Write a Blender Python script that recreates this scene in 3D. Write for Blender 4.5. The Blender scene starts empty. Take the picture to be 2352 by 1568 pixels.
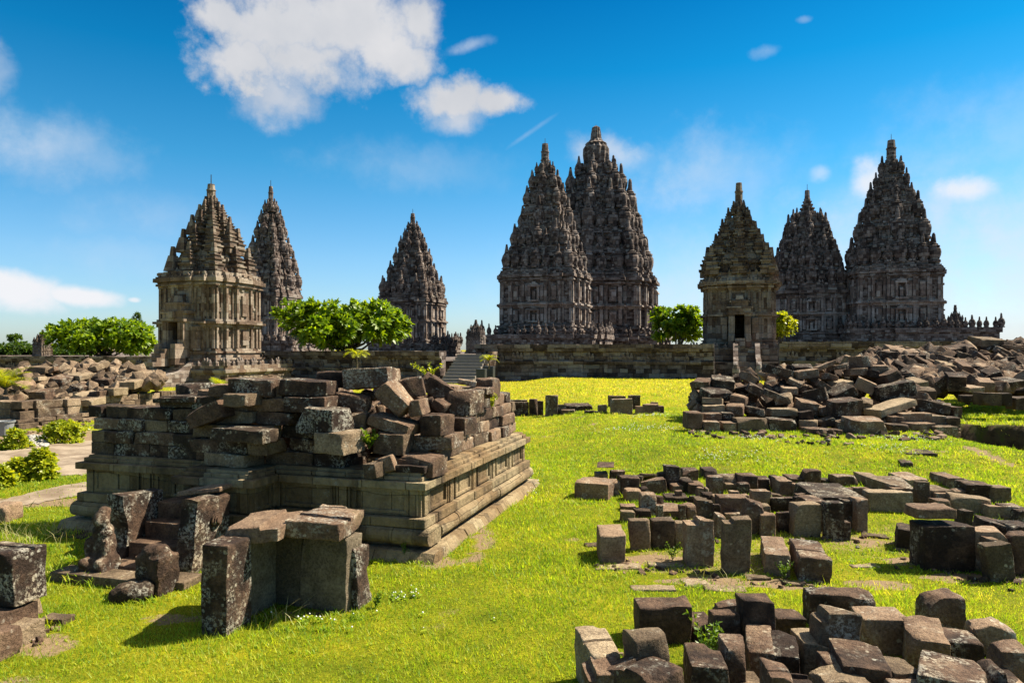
import bpy, bmesh, math, random
import numpy as np
from mathutils import Vector, Matrix, Euler, noise as mn
R = math.radians
C = bpy.context.scene.collection
scene = bpy.context.scene
random.seed(7)
rng = np.random.default_rng(7)

# ------------------------------------------------------------------ camera
F, CX, HY, CAMH = 1600.0, 1176.0, 802.0, 3.0      # focal length, centre and eye line of a 2352 px wide picture; eye height in metres
cam_data = bpy.data.cameras.new("camera")
cam_data.sensor_width = 36.0
cam_data.lens = 36.0 * F / 2352.0
cam_data.shift_y = (HY - 784.0) / 2352.0
cam_data.clip_end = 5000.0
cam = bpy.data.objects.new("camera", cam_data)
cam.location = (0, 0, CAMH)
cam.rotation_euler = (R(90), 0, 0)
C.objects.link(cam)
scene.camera = cam

# ------------------------------------------------------------------ light
SUN_AZ, SUN_EL = 70.0, 50.0                        # degrees right of the view direction, above the horizon
sun_data = bpy.data.lights.new("sun", 'SUN')
sun_data.energy = 5.0
sun_data.angle = R(0.5)
sun_data.color = (1.0, 0.91, 0.74)
sun = bpy.data.objects.new("sun", sun_data)
_sd = Vector((math.sin(R(SUN_AZ)) * math.cos(R(SUN_EL)), math.cos(R(SUN_AZ)) * math.cos(R(SUN_EL)), math.sin(R(SUN_EL))))
sun.rotation_euler = (-_sd).to_track_quat('-Z', 'Y').to_euler()
sun.location = _sd * 60
C.objects.link(sun)
scene.view_settings.view_transform = 'Standard'
scene.view_settings.look = 'None'
scene.view_settings.exposure = 1.35
scene.view_settings.gamma = 1.0
try:
    scene.cycles.max_bounces = 6
    scene.cycles.transparent_max_bounces = 6
    scene.cycles.use_denoising = True
except Exception:
    pass

# ------------------------------------------------------------------ node helper
class NT:
    def __init__(self, tree):
        self.t = tree; self.n = tree.nodes; self.l = tree.links
    def new(self, typ, **kw):
        nd = self.n.new(typ)
        for k, v in kw.items(): setattr(nd, k, v)
        return nd
    def put(self, sock, v):
        if isinstance(v, bpy.types.NodeSocket): self.l.new(v, sock)
        elif isinstance(v, (tuple, list)) and len(v) == 3 and sock.type == 'RGBA': sock.default_value = (*v, 1)
        else: sock.default_value = v
    def math(self, op, a, b=None, c=None, clamp=False):
        nd = self.new('ShaderNodeMath', operation=op, use_clamp=clamp)
        self.put(nd.inputs[0], a)
        if b is not None: self.put(nd.inputs[1], b)
        if c is not None: self.put(nd.inputs[2], c)
        return nd.outputs[0]
    def vmath(self, op, a, b=None, s=None):
        nd = self.new('ShaderNodeVectorMath', operation=op)
        self.put(nd.inputs[0], a)
        if b is not None: self.put(nd.inputs[1], b)
        if s is not None: self.put(nd.inputs['Scale'], s)
        return nd.outputs['Value'] if op in ('LENGTH', 'DISTANCE', 'DOT_PRODUCT') else nd.outputs['Vector']
    def noise(self, vec, scale, detail=4, rough=0.55, dist=0.0):
        nd = self.new('ShaderNodeTexNoise')
        self.put(nd.inputs['Vector'], vec)
        nd.inputs['Scale'].default_value = scale; nd.inputs['Detail'].default_value = detail
        nd.inputs['Roughness'].default_value = rough; nd.inputs['Distortion'].default_value = dist
        return nd.outputs[0], nd.outputs[1]
    def ramp(self, fac, stops, interp='LINEAR'):
        nd = self.new('ShaderNodeValToRGB')
        cr = nd.color_ramp; cr.interpolation = interp
        while len(cr.elements) < len(stops): cr.elements.new(0.5)
        for e, (p, c) in zip(cr.elements, stops):
            e.position = p
            e.color = (c, c, c, 1) if isinstance(c, (int, float)) else (*c, 1)
        self.put(nd.inputs[0], fac)
        return nd.outputs[0]
    def mix(self, fac, a, b, mode='MIX'):
        nd = self.new('ShaderNodeMix', data_type='RGBA', blend_type=mode)
        self.put(nd.inputs['Factor'], fac); self.put(nd.inputs[6], a); self.put(nd.inputs[7], b)
        return nd.outputs[2]
    def smooth(self, v, lo, hi, a=0.0, b=1.0):
        nd = self.new('ShaderNodeMapRange', interpolation_type='SMOOTHSTEP')
        self.put(nd.inputs[0], v); self.put(nd.inputs[1], lo); self.put(nd.inputs[2], hi); self.put(nd.inputs[3], a); self.put(nd.inputs[4], b)
        return nd.outputs[0]

# ------------------------------------------------------------------ world: clear-day sky with clouds at their bearings
world = bpy.data.worlds.new("World")
scene.world = world
world.use_nodes = True
wt = NT(world.node_tree)
for nd in list(wt.n): wt.n.remove(nd)
w_out = wt.new('ShaderNodeOutputWorld'); w_bg = wt.new('ShaderNodeBackground')
wt.l.new(w_bg.outputs[0], w_out.inputs[0])
sky = wt.new('ShaderNodeTexSky', sky_type='NISHITA')
sky.sun_disc = False
sky.sun_elevation = R(SUN_EL)
sky.sun_rotation = R(SUN_AZ)
sky.air_density = 1.0; sky.dust_density = 0.6; sky.ozone_density = 3.0
w_bg.inputs['Strength'].default_value = 0.1
tc = wt.new('ShaderNodeTexCoord')
dirv = wt.vmath('NORMALIZE', tc.outputs['Generated'])
sep = wt.new('ShaderNodeSeparateXYZ'); wt.put(sep.inputs[0], dirv)
az = wt.math('ARCTAN2', sep.outputs[0], sep.outputs[1])
el = wt.math('ARCSINE', sep.outputs[2])
comb = wt.new('ShaderNodeCombineXYZ'); wt.put(comb.inputs[0], az); wt.put(comb.inputs[1], el)
sph = comb.outputs[0]
tint = wt.ramp(el, [(0.0, (0.50, 0.57, 0.66)), (0.04, (0.47, 0.57, 0.67)), (0.125, (0.36, 0.55, 0.655)), (0.25, (0.125, 0.485, 0.60)), (0.375, (0.016, 0.39, 0.54)), (0.48, (0.003, 0.29, 0.465)), (0.54, (0.02, 0.28, 0.46)), (0.75, (1.3, 0.97, 0.62))])  # overhead sky, out of view, is tinted bright and warm to fill the shade
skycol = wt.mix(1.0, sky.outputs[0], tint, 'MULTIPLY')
n_big, c_big = wt.noise(sph, 7.0, 6, 0.6)
n_fine, c_fine = wt.noise(sph, 13.0, 8, 0.62)
n_tiny, c_tiny = wt.noise(sph, 38.0, 6, 0.6)
warp = wt.vmath('SUBTRACT', wt.vmath('ADD', c_fine, wt.vmath('MULTIPLY', c_tiny, (0.5, 0.5, 0))), (0.75, 0.75, 0.5))
n_lump, _ = wt.noise(sph, 9.0, 5, 0.5)
wisp = wt.smooth(n_fine, 0.25, 0.75)
def bearing(x, y):
    a = math.atan((x - CX) / F)
    return a, math.atan((HY - y) / F * math.cos(a))
def cloud(x, y, rx, ry, tilt=0.0, amp=0.75, lo=1.08, hi=0.36, k=1.0):
    a0, e0 = bearing(x, y)
    d = wt.vmath('SUBTRACT', sph, (a0, e0, 0))
    ra, re = rx / F * math.cos(a0) ** 2, ry / F * math.cos(a0)
    rot = wt.new('ShaderNodeVectorRotate', rotation_type='Z_AXIS'); wt.put(rot.inputs['Vector'], d); rot.inputs['Angle'].default_value = -R(tilt)
    q = wt.vmath('MULTIPLY', rot.outputs[0], (1 / ra, 1 / re, 0))
    q = wt.vmath('ADD', q, wt.vmath('MULTIPLY', warp, (amp * 1.5, amp * 1.9, 0)))
    r = wt.vmath('LENGTH', q)
    return wt.smooth(r, lo, hi, 0.0, k)
def union(lst):
    o = lst[0]
    for m in lst[1:]: o = wt.math('MAXIMUM', o, m)
    return o
dense = union([cloud(640, 70, 215, 110, 0, .9), cloud(800, 60, 215, 125, 0, .8), cloud(560, 150, 130, 75, 0, 1.1), cloud(900, 130, 125, 60, 0, .9),
               cloud(520, 45, 110, 60, 0, 1.2), cloud(960, 45, 62, 75, 0, .8), cloud(700, 150, 180, 75, 0, .8, 1.0, .2), cloud(630, 215, 120, 70, 0, .8, 1.1, .1, .8),
               cloud(1040, 228, 115, 55, 0, .85), cloud(1130, 235, 90, 35, 0, .9), cloud(1050, 270, 80, 40, 0, .8, 1.1, .1, .8),
               cloud(10, 664, 200, 52, -9, .6), cloud(175, 680, 125, 28, -5, .6), cloud(308, 690, 22, 8, 0, .7, 1.0, .2, .8),
               cloud(1390, 345, 105, 48, -10, .9, 1.1, .0, .62), cloud(1995, 408, 52, 58, 0, .8, 1.1, .1, .85), cloud(2215, 436, 82, 34, -8, .8, 1.1, .1, .85), cloud(1880, 400, 30, 22, 0, .9, 1.1, .1, .4)])
thin = union([cloud(90, 330, 270, 95, -5, .8, 1.2, 0, .6), cloud(-10, 150, 60, 80, 0, .9, 1.1, .2, .45), cloud(1078, 105, 62, 15, 14, .9, 1.1, .1, .55), cloud(1752, 122, 40, 16, 0, 1.0, 1.1, .2, .35),
              cloud(1850, 45, 22, 9, 0, .8, 1.1, .2, .25), cloud(1590, 410, 260, 120, 0, .8, 1.2, 0, .5), cloud(2200, 620, 560, 260, 0, .5, 1.25, .2, .8), cloud(1500, 690, 420, 170, 0, .5, 1.25, .1, .55), cloud(2250, 330, 330, 150, 0, .6, 1.25, .0, .35), cloud(2300, 760, 500, 60, 0, .5, 1.2, 0, .8), cloud(2345, 530, 30, 8, 0, .8, 1.1, .2, .7), cloud(950, 380, 260, 60, 0, .8, 1.2, 0, .25),
              cloud(1225, 300, 80, 7, 32, .6, 1.1, 0, .25), cloud(350, 500, 260, 70, 0, .8, 1.2, 0, .22), cloud(300, 600, 240, 60, 0, .9, 1.2, 0, .18)])
lump = wt.math('MULTIPLY_ADD', n_lump, 1.6, -0.3, clamp=True)
ccol = wt.mix(lump, (2.05, 2.2, 2.45), (3.15, 3.12, 3.18))
skycol2 = wt.mix(wt.math('MULTIPLY', thin, wt.math('MULTIPLY_ADD', wisp, .7, .3)), skycol, (3.0, 3.2, 3.5))
ccol = wt.mix(wt.smooth(el, .22, .33), (3.5, 3.55, 3.7), ccol)
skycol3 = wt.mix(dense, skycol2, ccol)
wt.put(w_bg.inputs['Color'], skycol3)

# ------------------------------------------------------------------ materials
def material(name):
    m = bpy.data.materials.new(name); m.use_nodes = True
    t = NT(m.node_tree)
    return m, t, t.n['Principled BSDF']
def bump(t, bsdf, h, strength, dist=0.02):
    b = t.new('ShaderNodeBump'); b.inputs['Strength'].default_value = strength; b.inputs['Distance'].default_value = dist
    t.put(b.inputs['Height'], h); t.put(bsdf.inputs['Normal'], b.outputs[0])

def stone_material(name, dark=(0.030, 0.0175, 0.0115), mid=(0.130, 0.079, 0.050), pale=(0.30, 0.205, 0.13), lichen=0.60, island=False, patchy=0.16):
    """weathered andesite of one loose block: dark crust, paler broken faces, pale lichen spots, pits"""
    m, t, b = material(name)
    tcn = t.new('ShaderNodeTexCoord'); oi = t.new('ShaderNodeObjectInfo')
    rand = t.new('ShaderNodeNewGeometry').outputs['Random Per Island'] if island else oi.outputs['Random']
    off = t.new('ShaderNodeCombineXYZ')
    for i, k in enumerate((37.0, 91.0, 53.0)): t.put(off.inputs[i], t.math('MULTIPLY', rand, k))
    v = t.vmath('ADD', tcn.outputs['Object'], off.outputs[0])
    big, _ = t.noise(v, 1.7, 5, 0.6, 0.6)
    med, _ = t.noise(v, 6.5, 6, 0.65)
    fine, _ = t.noise(v, 34.0, 4, 0.72)
    grain, _ = t.noise(v, 110.0, 2, 0.6)
    r2 = t.math('FRACT', t.math('MULTIPLY', rand, 7.31))
    shade = t.math('ADD', t.math('MULTIPLY', big, 0.75), t.math('MULTIPLY', med, 0.45))
    shade = t.math('ADD', shade, t.math('MULTIPLY', t.math('SUBTRACT', r2, 0.5), 0.42))
    col = t.ramp(shade, [(0.42, dark), (0.62, mid), (0.88, pale)])
    col = t.mix(t.smooth(fine, 0.38, 0.68, 0.0, 0.75), col, t.mix(1.0, col, (0.36, 0.33, 0.32), 'MULTIPLY'))
    col = t.mix(t.smooth(grain, 0.45, 0.75, 0.0, 0.5), col, t.mix(1.0, col, (1.7, 1.65, 1.6), 'MULTIPLY'))
    # lichen: crusts and round spots
    l1, _ = t.noise(v, 3.6, 4, 0.55)
    l2, _ = t.noise(v, 24.0, 5, 0.75)
    l1 = t.math('ADD', l1, t.math('MULTIPLY', t.math('SUBTRACT', t.math('FRACT', t.math('MULTIPLY', rand, 23.7)), 0.55), patchy))
    crust = t.math('MULTIPLY', t.smooth(l1, lichen - 0.08, lichen + 0.12), t.smooth(l2, 0.47, 0.56))
    vo = t.new('ShaderNodeTexVoronoi'); vo.inputs['Scale'].default_value = 13.0; t.put(vo.inputs['Vector'], t.vmath('ADD', v, t.vmath('SCALE', t.noise(v, 20.0, 2)[1], s=0.05)))
    spots = t.math('MULTIPLY', t.smooth(vo.outputs['Distance'], 0.30, 0.22), t.smooth(l1, lichen - 0.16, lichen + 0.02))
    sel = t.math('GREATER_THAN', t.math('FRACT', t.math('MULTIPLY', t.vmath('LENGTH', vo.outputs['Color']), 3.7)), 0.55)
    lic = t.math('MAXIMUM', crust, t.math('MULTIPLY', spots, sel))
    lcol = t.mix(t.smooth(big, 0.4, 0.6), (0.44, 0.42, 0.35), (0.48, 0.41, 0.30))
    col = t.mix(t.math('MULTIPLY', lic, 0.7), col, lcol)
    # moss tint in places
    ms, _ = t.noise(v, 2.3, 4, 0.6)
    col = t.mix(t.smooth(ms, 0.62, 0.78, 0.0, 0.35), col, (0.085, 0.080, 0.022))
    t.put(b.inputs['Base Color'], col)
    b.inputs['Roughness'].default_value = 0.92
    b.inputs['Specular IOR Level'].default_value = 0.25
    h = t.math('ADD', t.math('MULTIPLY', med, 0.9), t.math('ADD', t.math('MULTIPLY', fine, 0.55), t.math('MULTIPLY', grain, 0.2)))
    bump(t, b, h, 1.0, 0.045)
    return m

def masonry_material(name, bw=0.62, bh=0.30, dark=(0.036, 0.027, 0.025), mid=(0.165, 0.126, 0.106), pale=(0.42, 0.345, 0.29), bias=0.0, joint=0.012, tone=0.34, odd_share=0.06, island=False, streak=0.25, jd=0.55):
    """courses of andesite blocks, tone differing from block to block"""
    m, t, b = material(name)
    tcn = t.new('ShaderNodeTexCoord'); v = tcn.outputs['Object']
    if island:
        oi = t.new('ShaderNodeObjectInfo'); v = t.vmath('ADD', v, t.vmath('SCALE', (31.0, 17.0, 53.0), s=oi.outputs['Random']))
    sp = t.new('ShaderNodeSeparateXYZ'); t.put(sp.inputs[0], v)
    wob, _ = t.noise(v, 0.8, 2)
    zc = t.math('DIVIDE', t.math('ADD', sp.outputs[2], t.math('MULTIPLY', wob, 0.25)), bh)
    row = t.math('FLOOR', zc)
    rnd = t.new('ShaderNodeTexWhiteNoise', noise_dimensions='1D'); t.put(rnd.inputs['W'], row)
    rw = t.math('MULTIPLY_ADD', t.math('FRACT', t.math('MULTIPLY', rnd.outputs[0], 13.7)), 0.9, 0.6)
    sx = t.math('ADD', t.math('DIVIDE', t.math('MULTIPLY', sp.outputs[0], rw), bw), t.math('MULTIPLY', rnd.outputs[0], 7.0))
    sy = t.math('ADD', t.math('DIVIDE', t.math('MULTIPLY', sp.outputs[1], rw), bw), t.math('MULTIPLY', rnd.outputs[0], 5.0))
    cell = t.new('ShaderNodeCombineXYZ')
    t.put(cell.inputs[0], t.math('FLOOR', sx)); t.put(cell.inputs[1], t.math('FLOOR', sy)); t.put(cell.inputs[2], row)
    wn = t.new('ShaderNodeTexWhiteNoise', noise_dimensions='3D'); t.put(wn.inputs['Vector'], cell.outputs[0])
    big, _ = t.noise(v, 0.35, 4, 0.6)
    med, _ = t.noise(v, 2.2, 6, 0.68)
    fine, _ = t.noise(v, 11.0, 5, 0.7)
    s = t.math('ADD', t.math('MULTIPLY_ADD', wn.outputs[0], tone, (0.34 - tone) * .5), t.math('ADD', t.math('MULTIPLY', med, 0.55), t.math('MULTIPLY', big, 0.42)))
    s = t.math('ADD', s, bias)
    col = t.ramp(s, [(0.42, dark), (0.66, mid), (0.98, pale)])
    col = t.mix(t.smooth(fine, 0.4, 0.7, 0.0, 0.5), col, t.mix(1.0, col, (0.45, 0.43, 0.43), 'MULTIPLY'))
    tint = t.mix(wn.outputs[0], (1.06, 0.98, 0.90), (0.94, 1.0, 1.06))
    col = t.mix(1.0, col, tint, 'MULTIPLY')
    # run-off stains: tall streaks of dark crust
    st, _ = t.noise(t.vmath('MULTIPLY', v, (2.6, 2.6, .45)), 1.0, 5, .65)
    col = t.mix(t.smooth(st, .50, .66, 0.0, streak), col, (.026, .019, .015))
    # odd replaced stones, much paler
    odd = t.math('GREATER_THAN', t.math('FRACT', t.math('MULTIPLY', wn.outputs[0], 17.3)), 1 - odd_share)
    col = t.mix(t.math('MULTIPLY', odd, 0.5), col, (0.27, 0.24, 0.20))
    # open joints
    fz = t.math('ABSOLUTE', t.math('SUBTRACT', t.math('FRACT', zc), 0.5))
    jz = t.math('GREATER_THAN', fz, 0.5 - joint / bh)
    fx = t.math('ABSOLUTE', t.math('SUBTRACT', t.math('FRACT', sx), 0.5)); fy = t.math('ABSOLUTE', t.math('SUBTRACT', t.math('FRACT', sy), 0.5))
    geo = t.new('ShaderNodeNewGeometry')
    jx = t.math('GREATER_THAN', fx, 0.5 - joint / bw); jy = t.math('GREATER_THAN', fy, 0.5 - joint / bw)
    tn = t.new('ShaderNodeSeparateXYZ'); t.put(tn.inputs[0], tcn.outputs['Normal'])
    onx = t.math('LESS_THAN', t.math('ABSOLUTE', tn.outputs[0]), 0.5); ony = t.math('LESS_THAN', t.math('ABSOLUTE', tn.outputs[1]), 0.5)
    onz = t.math('LESS_THAN', t.math('ABSOLUTE', tn.outputs[2]), 0.6)
    j = t.math('MAXIMUM', t.math('MULTIPLY', jz, onz), t.math('MAXIMUM', t.math('MULTIPLY', jx, onx), t.math('MULTIPLY', jy, ony)))
    col = t.mix(t.math('MULTIPLY', j, jd), col, (0.012, 0.010, 0.009))
    li, _ = t.noise(v, 5.0, 6, 0.75)
    col = t.mix(t.smooth(li, 0.60, 0.72, 0.0, 0.5), col, (0.33, 0.31, 0.27))
    t.put(b.inputs['Base Color'], col)
    b.inputs['Roughness'].default_value = 0.93; b.inputs['Specular IOR Level'].default_value = 0.2
    h = t.math('ADD', t.math('MULTIPLY', med, 0.6), t.math('ADD', t.math('MULTIPLY', wn.outputs[0], 0.5), t.math('MULTIPLY', fine, 0.5)))
    h = t.math('SUBTRACT', h, t.math('MULTIPLY', j, 0.8))
    bump(t, b, h, 0.8, 0.10)
    return m

def leaf_material(name, a=(0.035, 0.095, 0.006), c=(0.14, 0.24, 0.012), trans=0.45, rough=0.42):
    m, t, b = material(name)
    geo = t.new('ShaderNodeNewGeometry')
    col = t.mix(geo.outputs['Random Per Island'], a, c)
    t.put(b.inputs['Base Color'], col); b.inputs['Roughness'].default_value = rough
    b.inputs['Specular IOR Level'].default_value = 0.4
    tr = t.new('ShaderNodeBsdfTranslucent'); t.put(tr.inputs['Color'], t.mix(1.0, col, (1.7, 1.5, 0.5), 'MULTIPLY'))
    mx = t.new('ShaderNodeMixShader'); mx.inputs[0].default_value = trans
    t.l.new(b.outputs[0], mx.inputs[1]); t.l.new(tr.outputs[0], mx.inputs[2])
    out = [n for n in t.n if n.type == 'OUTPUT_MATERIAL'][0]
    t.l.new(mx.outputs[0], out.inputs[0])
    return m

def plain_material(name, col, rough=0.8, metal=0.0, var=0.25, scale=6.0):
    m, t, b = material(name)
    tcn = t.new('ShaderNodeTexCoord')
    n, _ = t.noise(tcn.outputs['Object'], scale, 5, 0.6)
    t.put(b.inputs['Base Color'], t.mix(n, tuple(x * (1 - var) for x in col), tuple(x * (1 + var) for x in col)))
    b.inputs['Roughness'].default_value = rough; b.inputs['Metallic'].default_value = metal
    bump(t, b, n, 0.2, 0.01)
    return m

M = {}
M['stone'] = stone_material('andesite_crusted')
M['stone_lichen'] = stone_material('andesite_lichen', lichen=0.55)
M['stone_crust'] = stone_material('andesite_white_crust', lichen=0.50, patchy=0.03)
M['stone_pale'] = stone_material('andesite_pale', dark=(0.09, 0.062, 0.038), mid=(0.22, 0.16, 0.10), pale=(0.40, 0.31, 0.20), lichen=0.66)
M['stone_grey'] = stone_material('andesite_grey', dark=(0.040, 0.026, 0.017), mid=(0.135, 0.092, 0.057), pale=(0.27, 0.20, 0.125), lichen=0.60)
M['stone_smooth'] = stone_material('andesite_smooth', dark=(0.10, 0.077, 0.050), mid=(0.20, 0.157, 0.105), pale=(0.31, 0.25, 0.17), lichen=0.95)
M['stone_rubble'] = stone_material('andesite_broken', island=True)
M['stone_rubble_pale'] = stone_material('andesite_broken_pale', dark=(0.07, 0.047, 0.030), mid=(0.18, 0.125, 0.08), pale=(0.36, 0.27, 0.18), lichen=0.66, island=True)
M['masonry'] = masonry_material('temple_masonry')
M['masonry_far'] = masonry_material('tall_temple_masonry', 0.8, 0.42, bias=-0.04)
M['pinnacle'] = masonry_material('pinnacle_stone', 0.30, 0.20, bias=-0.08, joint=0.01, odd_share=0.03, island=True)
M['pinnacle_warm'] = masonry_material('shrine_pinnacle_stone', 0.5, 0.25, mid=(0.135, 0.096, 0.071), pale=(0.34, 0.27, 0.20), bias=0.0, island=True)
M['masonry_warm'] = masonry_material('shrine_masonry', 0.62, 0.52, odd_share=0.13, jd=0.35, mid=(0.150, 0.106, 0.078), pale=(0.38, 0.30, 0.22), bias=0.05)
M['masonry_panel'] = masonry_material('carved_panel_masonry', 0.9, 0.75, dark=(0.045, 0.032, 0.025), mid=(0.165, 0.120, 0.090), pale=(0.38, 0.295, 0.22), bias=0.05, jd=0.3, streak=.35)
M['masonry_panel_far'] = masonry_material('tower_panel_masonry', 1.0, 0.9, dark=(0.042, 0.031, 0.029), mid=(0.175, 0.134, 0.113), pale=(0.43, 0.355, 0.30), bias=0.07, jd=0.3)
M['masonry_wall'] = masonry_material('terrace_masonry', 0.95, 0.36, bias=-0.06)
M['masonry_plinth'] = masonry_material('plinth_masonry', 0.55, 0.5, dark=(0.058, 0.039, 0.021), mid=(0.165, 0.117, 0.064), pale=(0.36, 0.27, 0.155), bias=0.10, joint=0.004, tone=0.28, streak=0.6)
M['leaf'] = leaf_material('rosette_leaf', (0.05, 0.125, 0.006), (0.24, 0.34, 0.014), 0.5)
M['leaf_dark'] = leaf_material('far_leaf', (0.03, 0.07, 0.01), (0.09, 0.15, 0.02))
M['leaf_bush'] = leaf_material('bush_leaf', (0.13, 0.20, 0.008), (0.40, 0.42, 0.018))
M['leaf_palm'] = leaf_material('palm_leaf', (0.15, 0.22, 0.010), (0.34, 0.34, 0.02), 0.5)
M['leaf_weed'] = leaf_material('weed_leaf', (0.05, 0.12, 0.01), (0.16, 0.24, 0.02))
M['grass'] = leaf_material('grass_blade', (0.10, 0.17, 0.005), (0.44, 0.42, 0.018), 0.5, 0.55)
def turf_material():
    m, t, b = material('grass_blade')
    geo = t.new('ShaderNodeNewGeometry'); tcn = t.new('ShaderNodeTexCoord')
    n1, _ = t.noise(tcn.outputs['Object'], .55, 4, .6); n2, _ = t.noise(tcn.outputs['Object'], 3.0, 3, .6)
    f = t.math('ADD', t.math('MULTIPLY', geo.outputs['Random Per Island'], .55), t.math('ADD', t.math('MULTIPLY', n1, 1.05), t.math('MULTIPLY', n2, .55)))
    sy = t.new('ShaderNodeSeparateXYZ'); t.put(sy.inputs[0], tcn.outputs['Object'])
    f = t.math('ADD', f, t.smooth(sy.outputs[1], 20.0, 42.0, 0.0, .26))            # the lawn is drier towards the wall
    col = t.ramp(t.math('SUBTRACT', f, .55), [(.14, (.07, .15, .010)), (.44, (.215, .335, .020)), (.74, (.40, .44, .030)), (.97, (.58, .47, .09))])
    t.put(b.inputs['Base Color'], col); b.inputs['Roughness'].default_value = .55; b.inputs['Specular IOR Level'].default_value = .35
    tr = t.new('ShaderNodeBsdfTranslucent'); t.put(tr.inputs['Color'], t.mix(1.0, col, (1.5, 1.5, .6), 'MULTIPLY'))
    mx = t.new('ShaderNodeMixShader'); mx.inputs[0].default_value = .5
    t.l.new(b.outputs[0], mx.inputs[1]); t.l.new(tr.outputs[0], mx.inputs[2])
    t.l.new(mx.outputs[0], [n for n in t.n if n.type == 'OUTPUT_MATERIAL'][0].inputs[0])
    return m
M['grass'] = turf_material()
M['straw'] = leaf_material('seed_stalk', (0.20, 0.20, 0.07), (0.40, 0.36, 0.16), 0.3, 0.7)
M['flower'] = plain_material('clover_flower', (0.75, 0.75, 0.68))
M['bark'] = plain_material('bark', (0.085, 0.065, 0.045), 0.9, scale=9)
M['rod'] = plain_material('rod_metal', (0.05, 0.05, 0.055), 0.5, 0.6)
M['black_pot'] = plain_material('dark_planter', (0.022, 0.024, 0.028), 0.5)
M['grey_pot'] = plain_material('grey_plastic', (0.19, 0.20, 0.20), 0.5)
M['interior'] = plain_material('dark_interior', (0.02, 0.017, 0.015), 0.95)
M['pebble'] = plain_material('pebble', (0.30, 0.28, 0.25), 0.8, var=0.5, scale=3)

# ------------------------------------------------------------------ placing
def at(x, y, Z):
    """point at depth Z seen at picture position x, y (2352 px wide picture)"""
    return Vector(((x - CX) / F * Z, Z, CAMH - (y - HY) / F * Z))
def sstep(a, b, x):
    t = min(1.0, max(0.0, (x - a) / (b - a))); return t * t * (3 - 2 * t)
def terrain(X, Y):
    h = 0.10 * mn.noise(Vector((X * .17, Y * .17, 3.1))) + 0.05 * mn.noise(Vector((X * .55, Y * .55, 8.7))) + .02 * mn.noise(Vector((X * 1.7, Y * 1.7, 1.7)))
    h *= sstep(3, 12, Y) * .7 + .3
    h += 0.42 * sstep(16.5, 20.5, Y + .12 * X + 1.2 * mn.noise(Vector((X * .3, 0, 5)))) * sstep(0.5, 4.0, X)
    h += 0.10 * sstep(30, 50, Y)
    # the cut at the right edge of the lawn
    h -= 1.15 * sstep(13.2, 15.2, X - .10 * (Y - 22)) * sstep(17.0, 20.5, Y) * (1 - sstep(23.55, 23.80, Y + .35 * mn.noise(Vector((X * .9, 3, 3))) + .2 * mn.noise(Vector((X * 2.7, 9, 3)))))
    return h
def ground_at(x, y):
    Z = 1600 * CAMH / max(6, (y - HY))
    for _ in range(40):
        X = (x - CX) / F * Z
        Zn = F * (CAMH - terrain(X, Z)) / max(6, (y - HY))
        Z += (Zn - Z) * .5
    X = (x - CX) / F * Z
    return Vector((X, Z, terrain(X, Z)))
GRID = -17.0                                        # the temples' axes are turned by this much about the vertical
def link(o): C.objects.link(o); return o
def empty(name, loc=(0, 0, 0), rz=0.0):
    o = bpy.data.objects.new(name, None); o.location = loc; o.rotation_euler = (0, 0, R(rz)); o.empty_display_size = .3
    return link(o)
def tag(o, label=None, cat=None, group=None, kind=None):
    if label: o['label'] = label
    if cat: o['category'] = cat
    if group: o['group'] = group
    if kind: o['kind'] = kind
    return o
def obj_from(name, verts, faces, mat, parent=None, smooth=False, loc=None):
    me = bpy.data.meshes.new(name)
    me.from_pydata([tuple(v) for v in verts], [], faces)
    if smooth: me.polygons.foreach_set('use_smooth', [True] * len(me.polygons))
    me.materials.append(mat); me.update()
    o = bpy.data.objects.new(name, me)
    if parent: o.parent = parent
    if loc is not None: o.location = loc
    return link(o)
def big_mesh(name, V, faces_n, idx, mat, parent=None):
    """numpy build: V (n,3), constant polygon size faces_n, idx flat"""
    me = bpy.data.meshes.new(name)
    V = np.asarray(V, np.float32); idx = np.asarray(idx, np.int32).ravel()
    nf = len(idx) // faces_n
    me.vertices.add(len(V)); me.vertices.foreach_set('co', V.ravel())
    me.loops.add(len(idx)); me.loops.foreach_set('vertex_index', idx)
    me.polygons.add(nf); me.polygons.foreach_set('loop_start', np.arange(nf, dtype=np.int32) * faces_n)
    me.update(calc_edges=True); me.materials.append(mat)
    o = bpy.data.objects.new(name, me)
    if parent: o.parent = parent
    return link(o)
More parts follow.
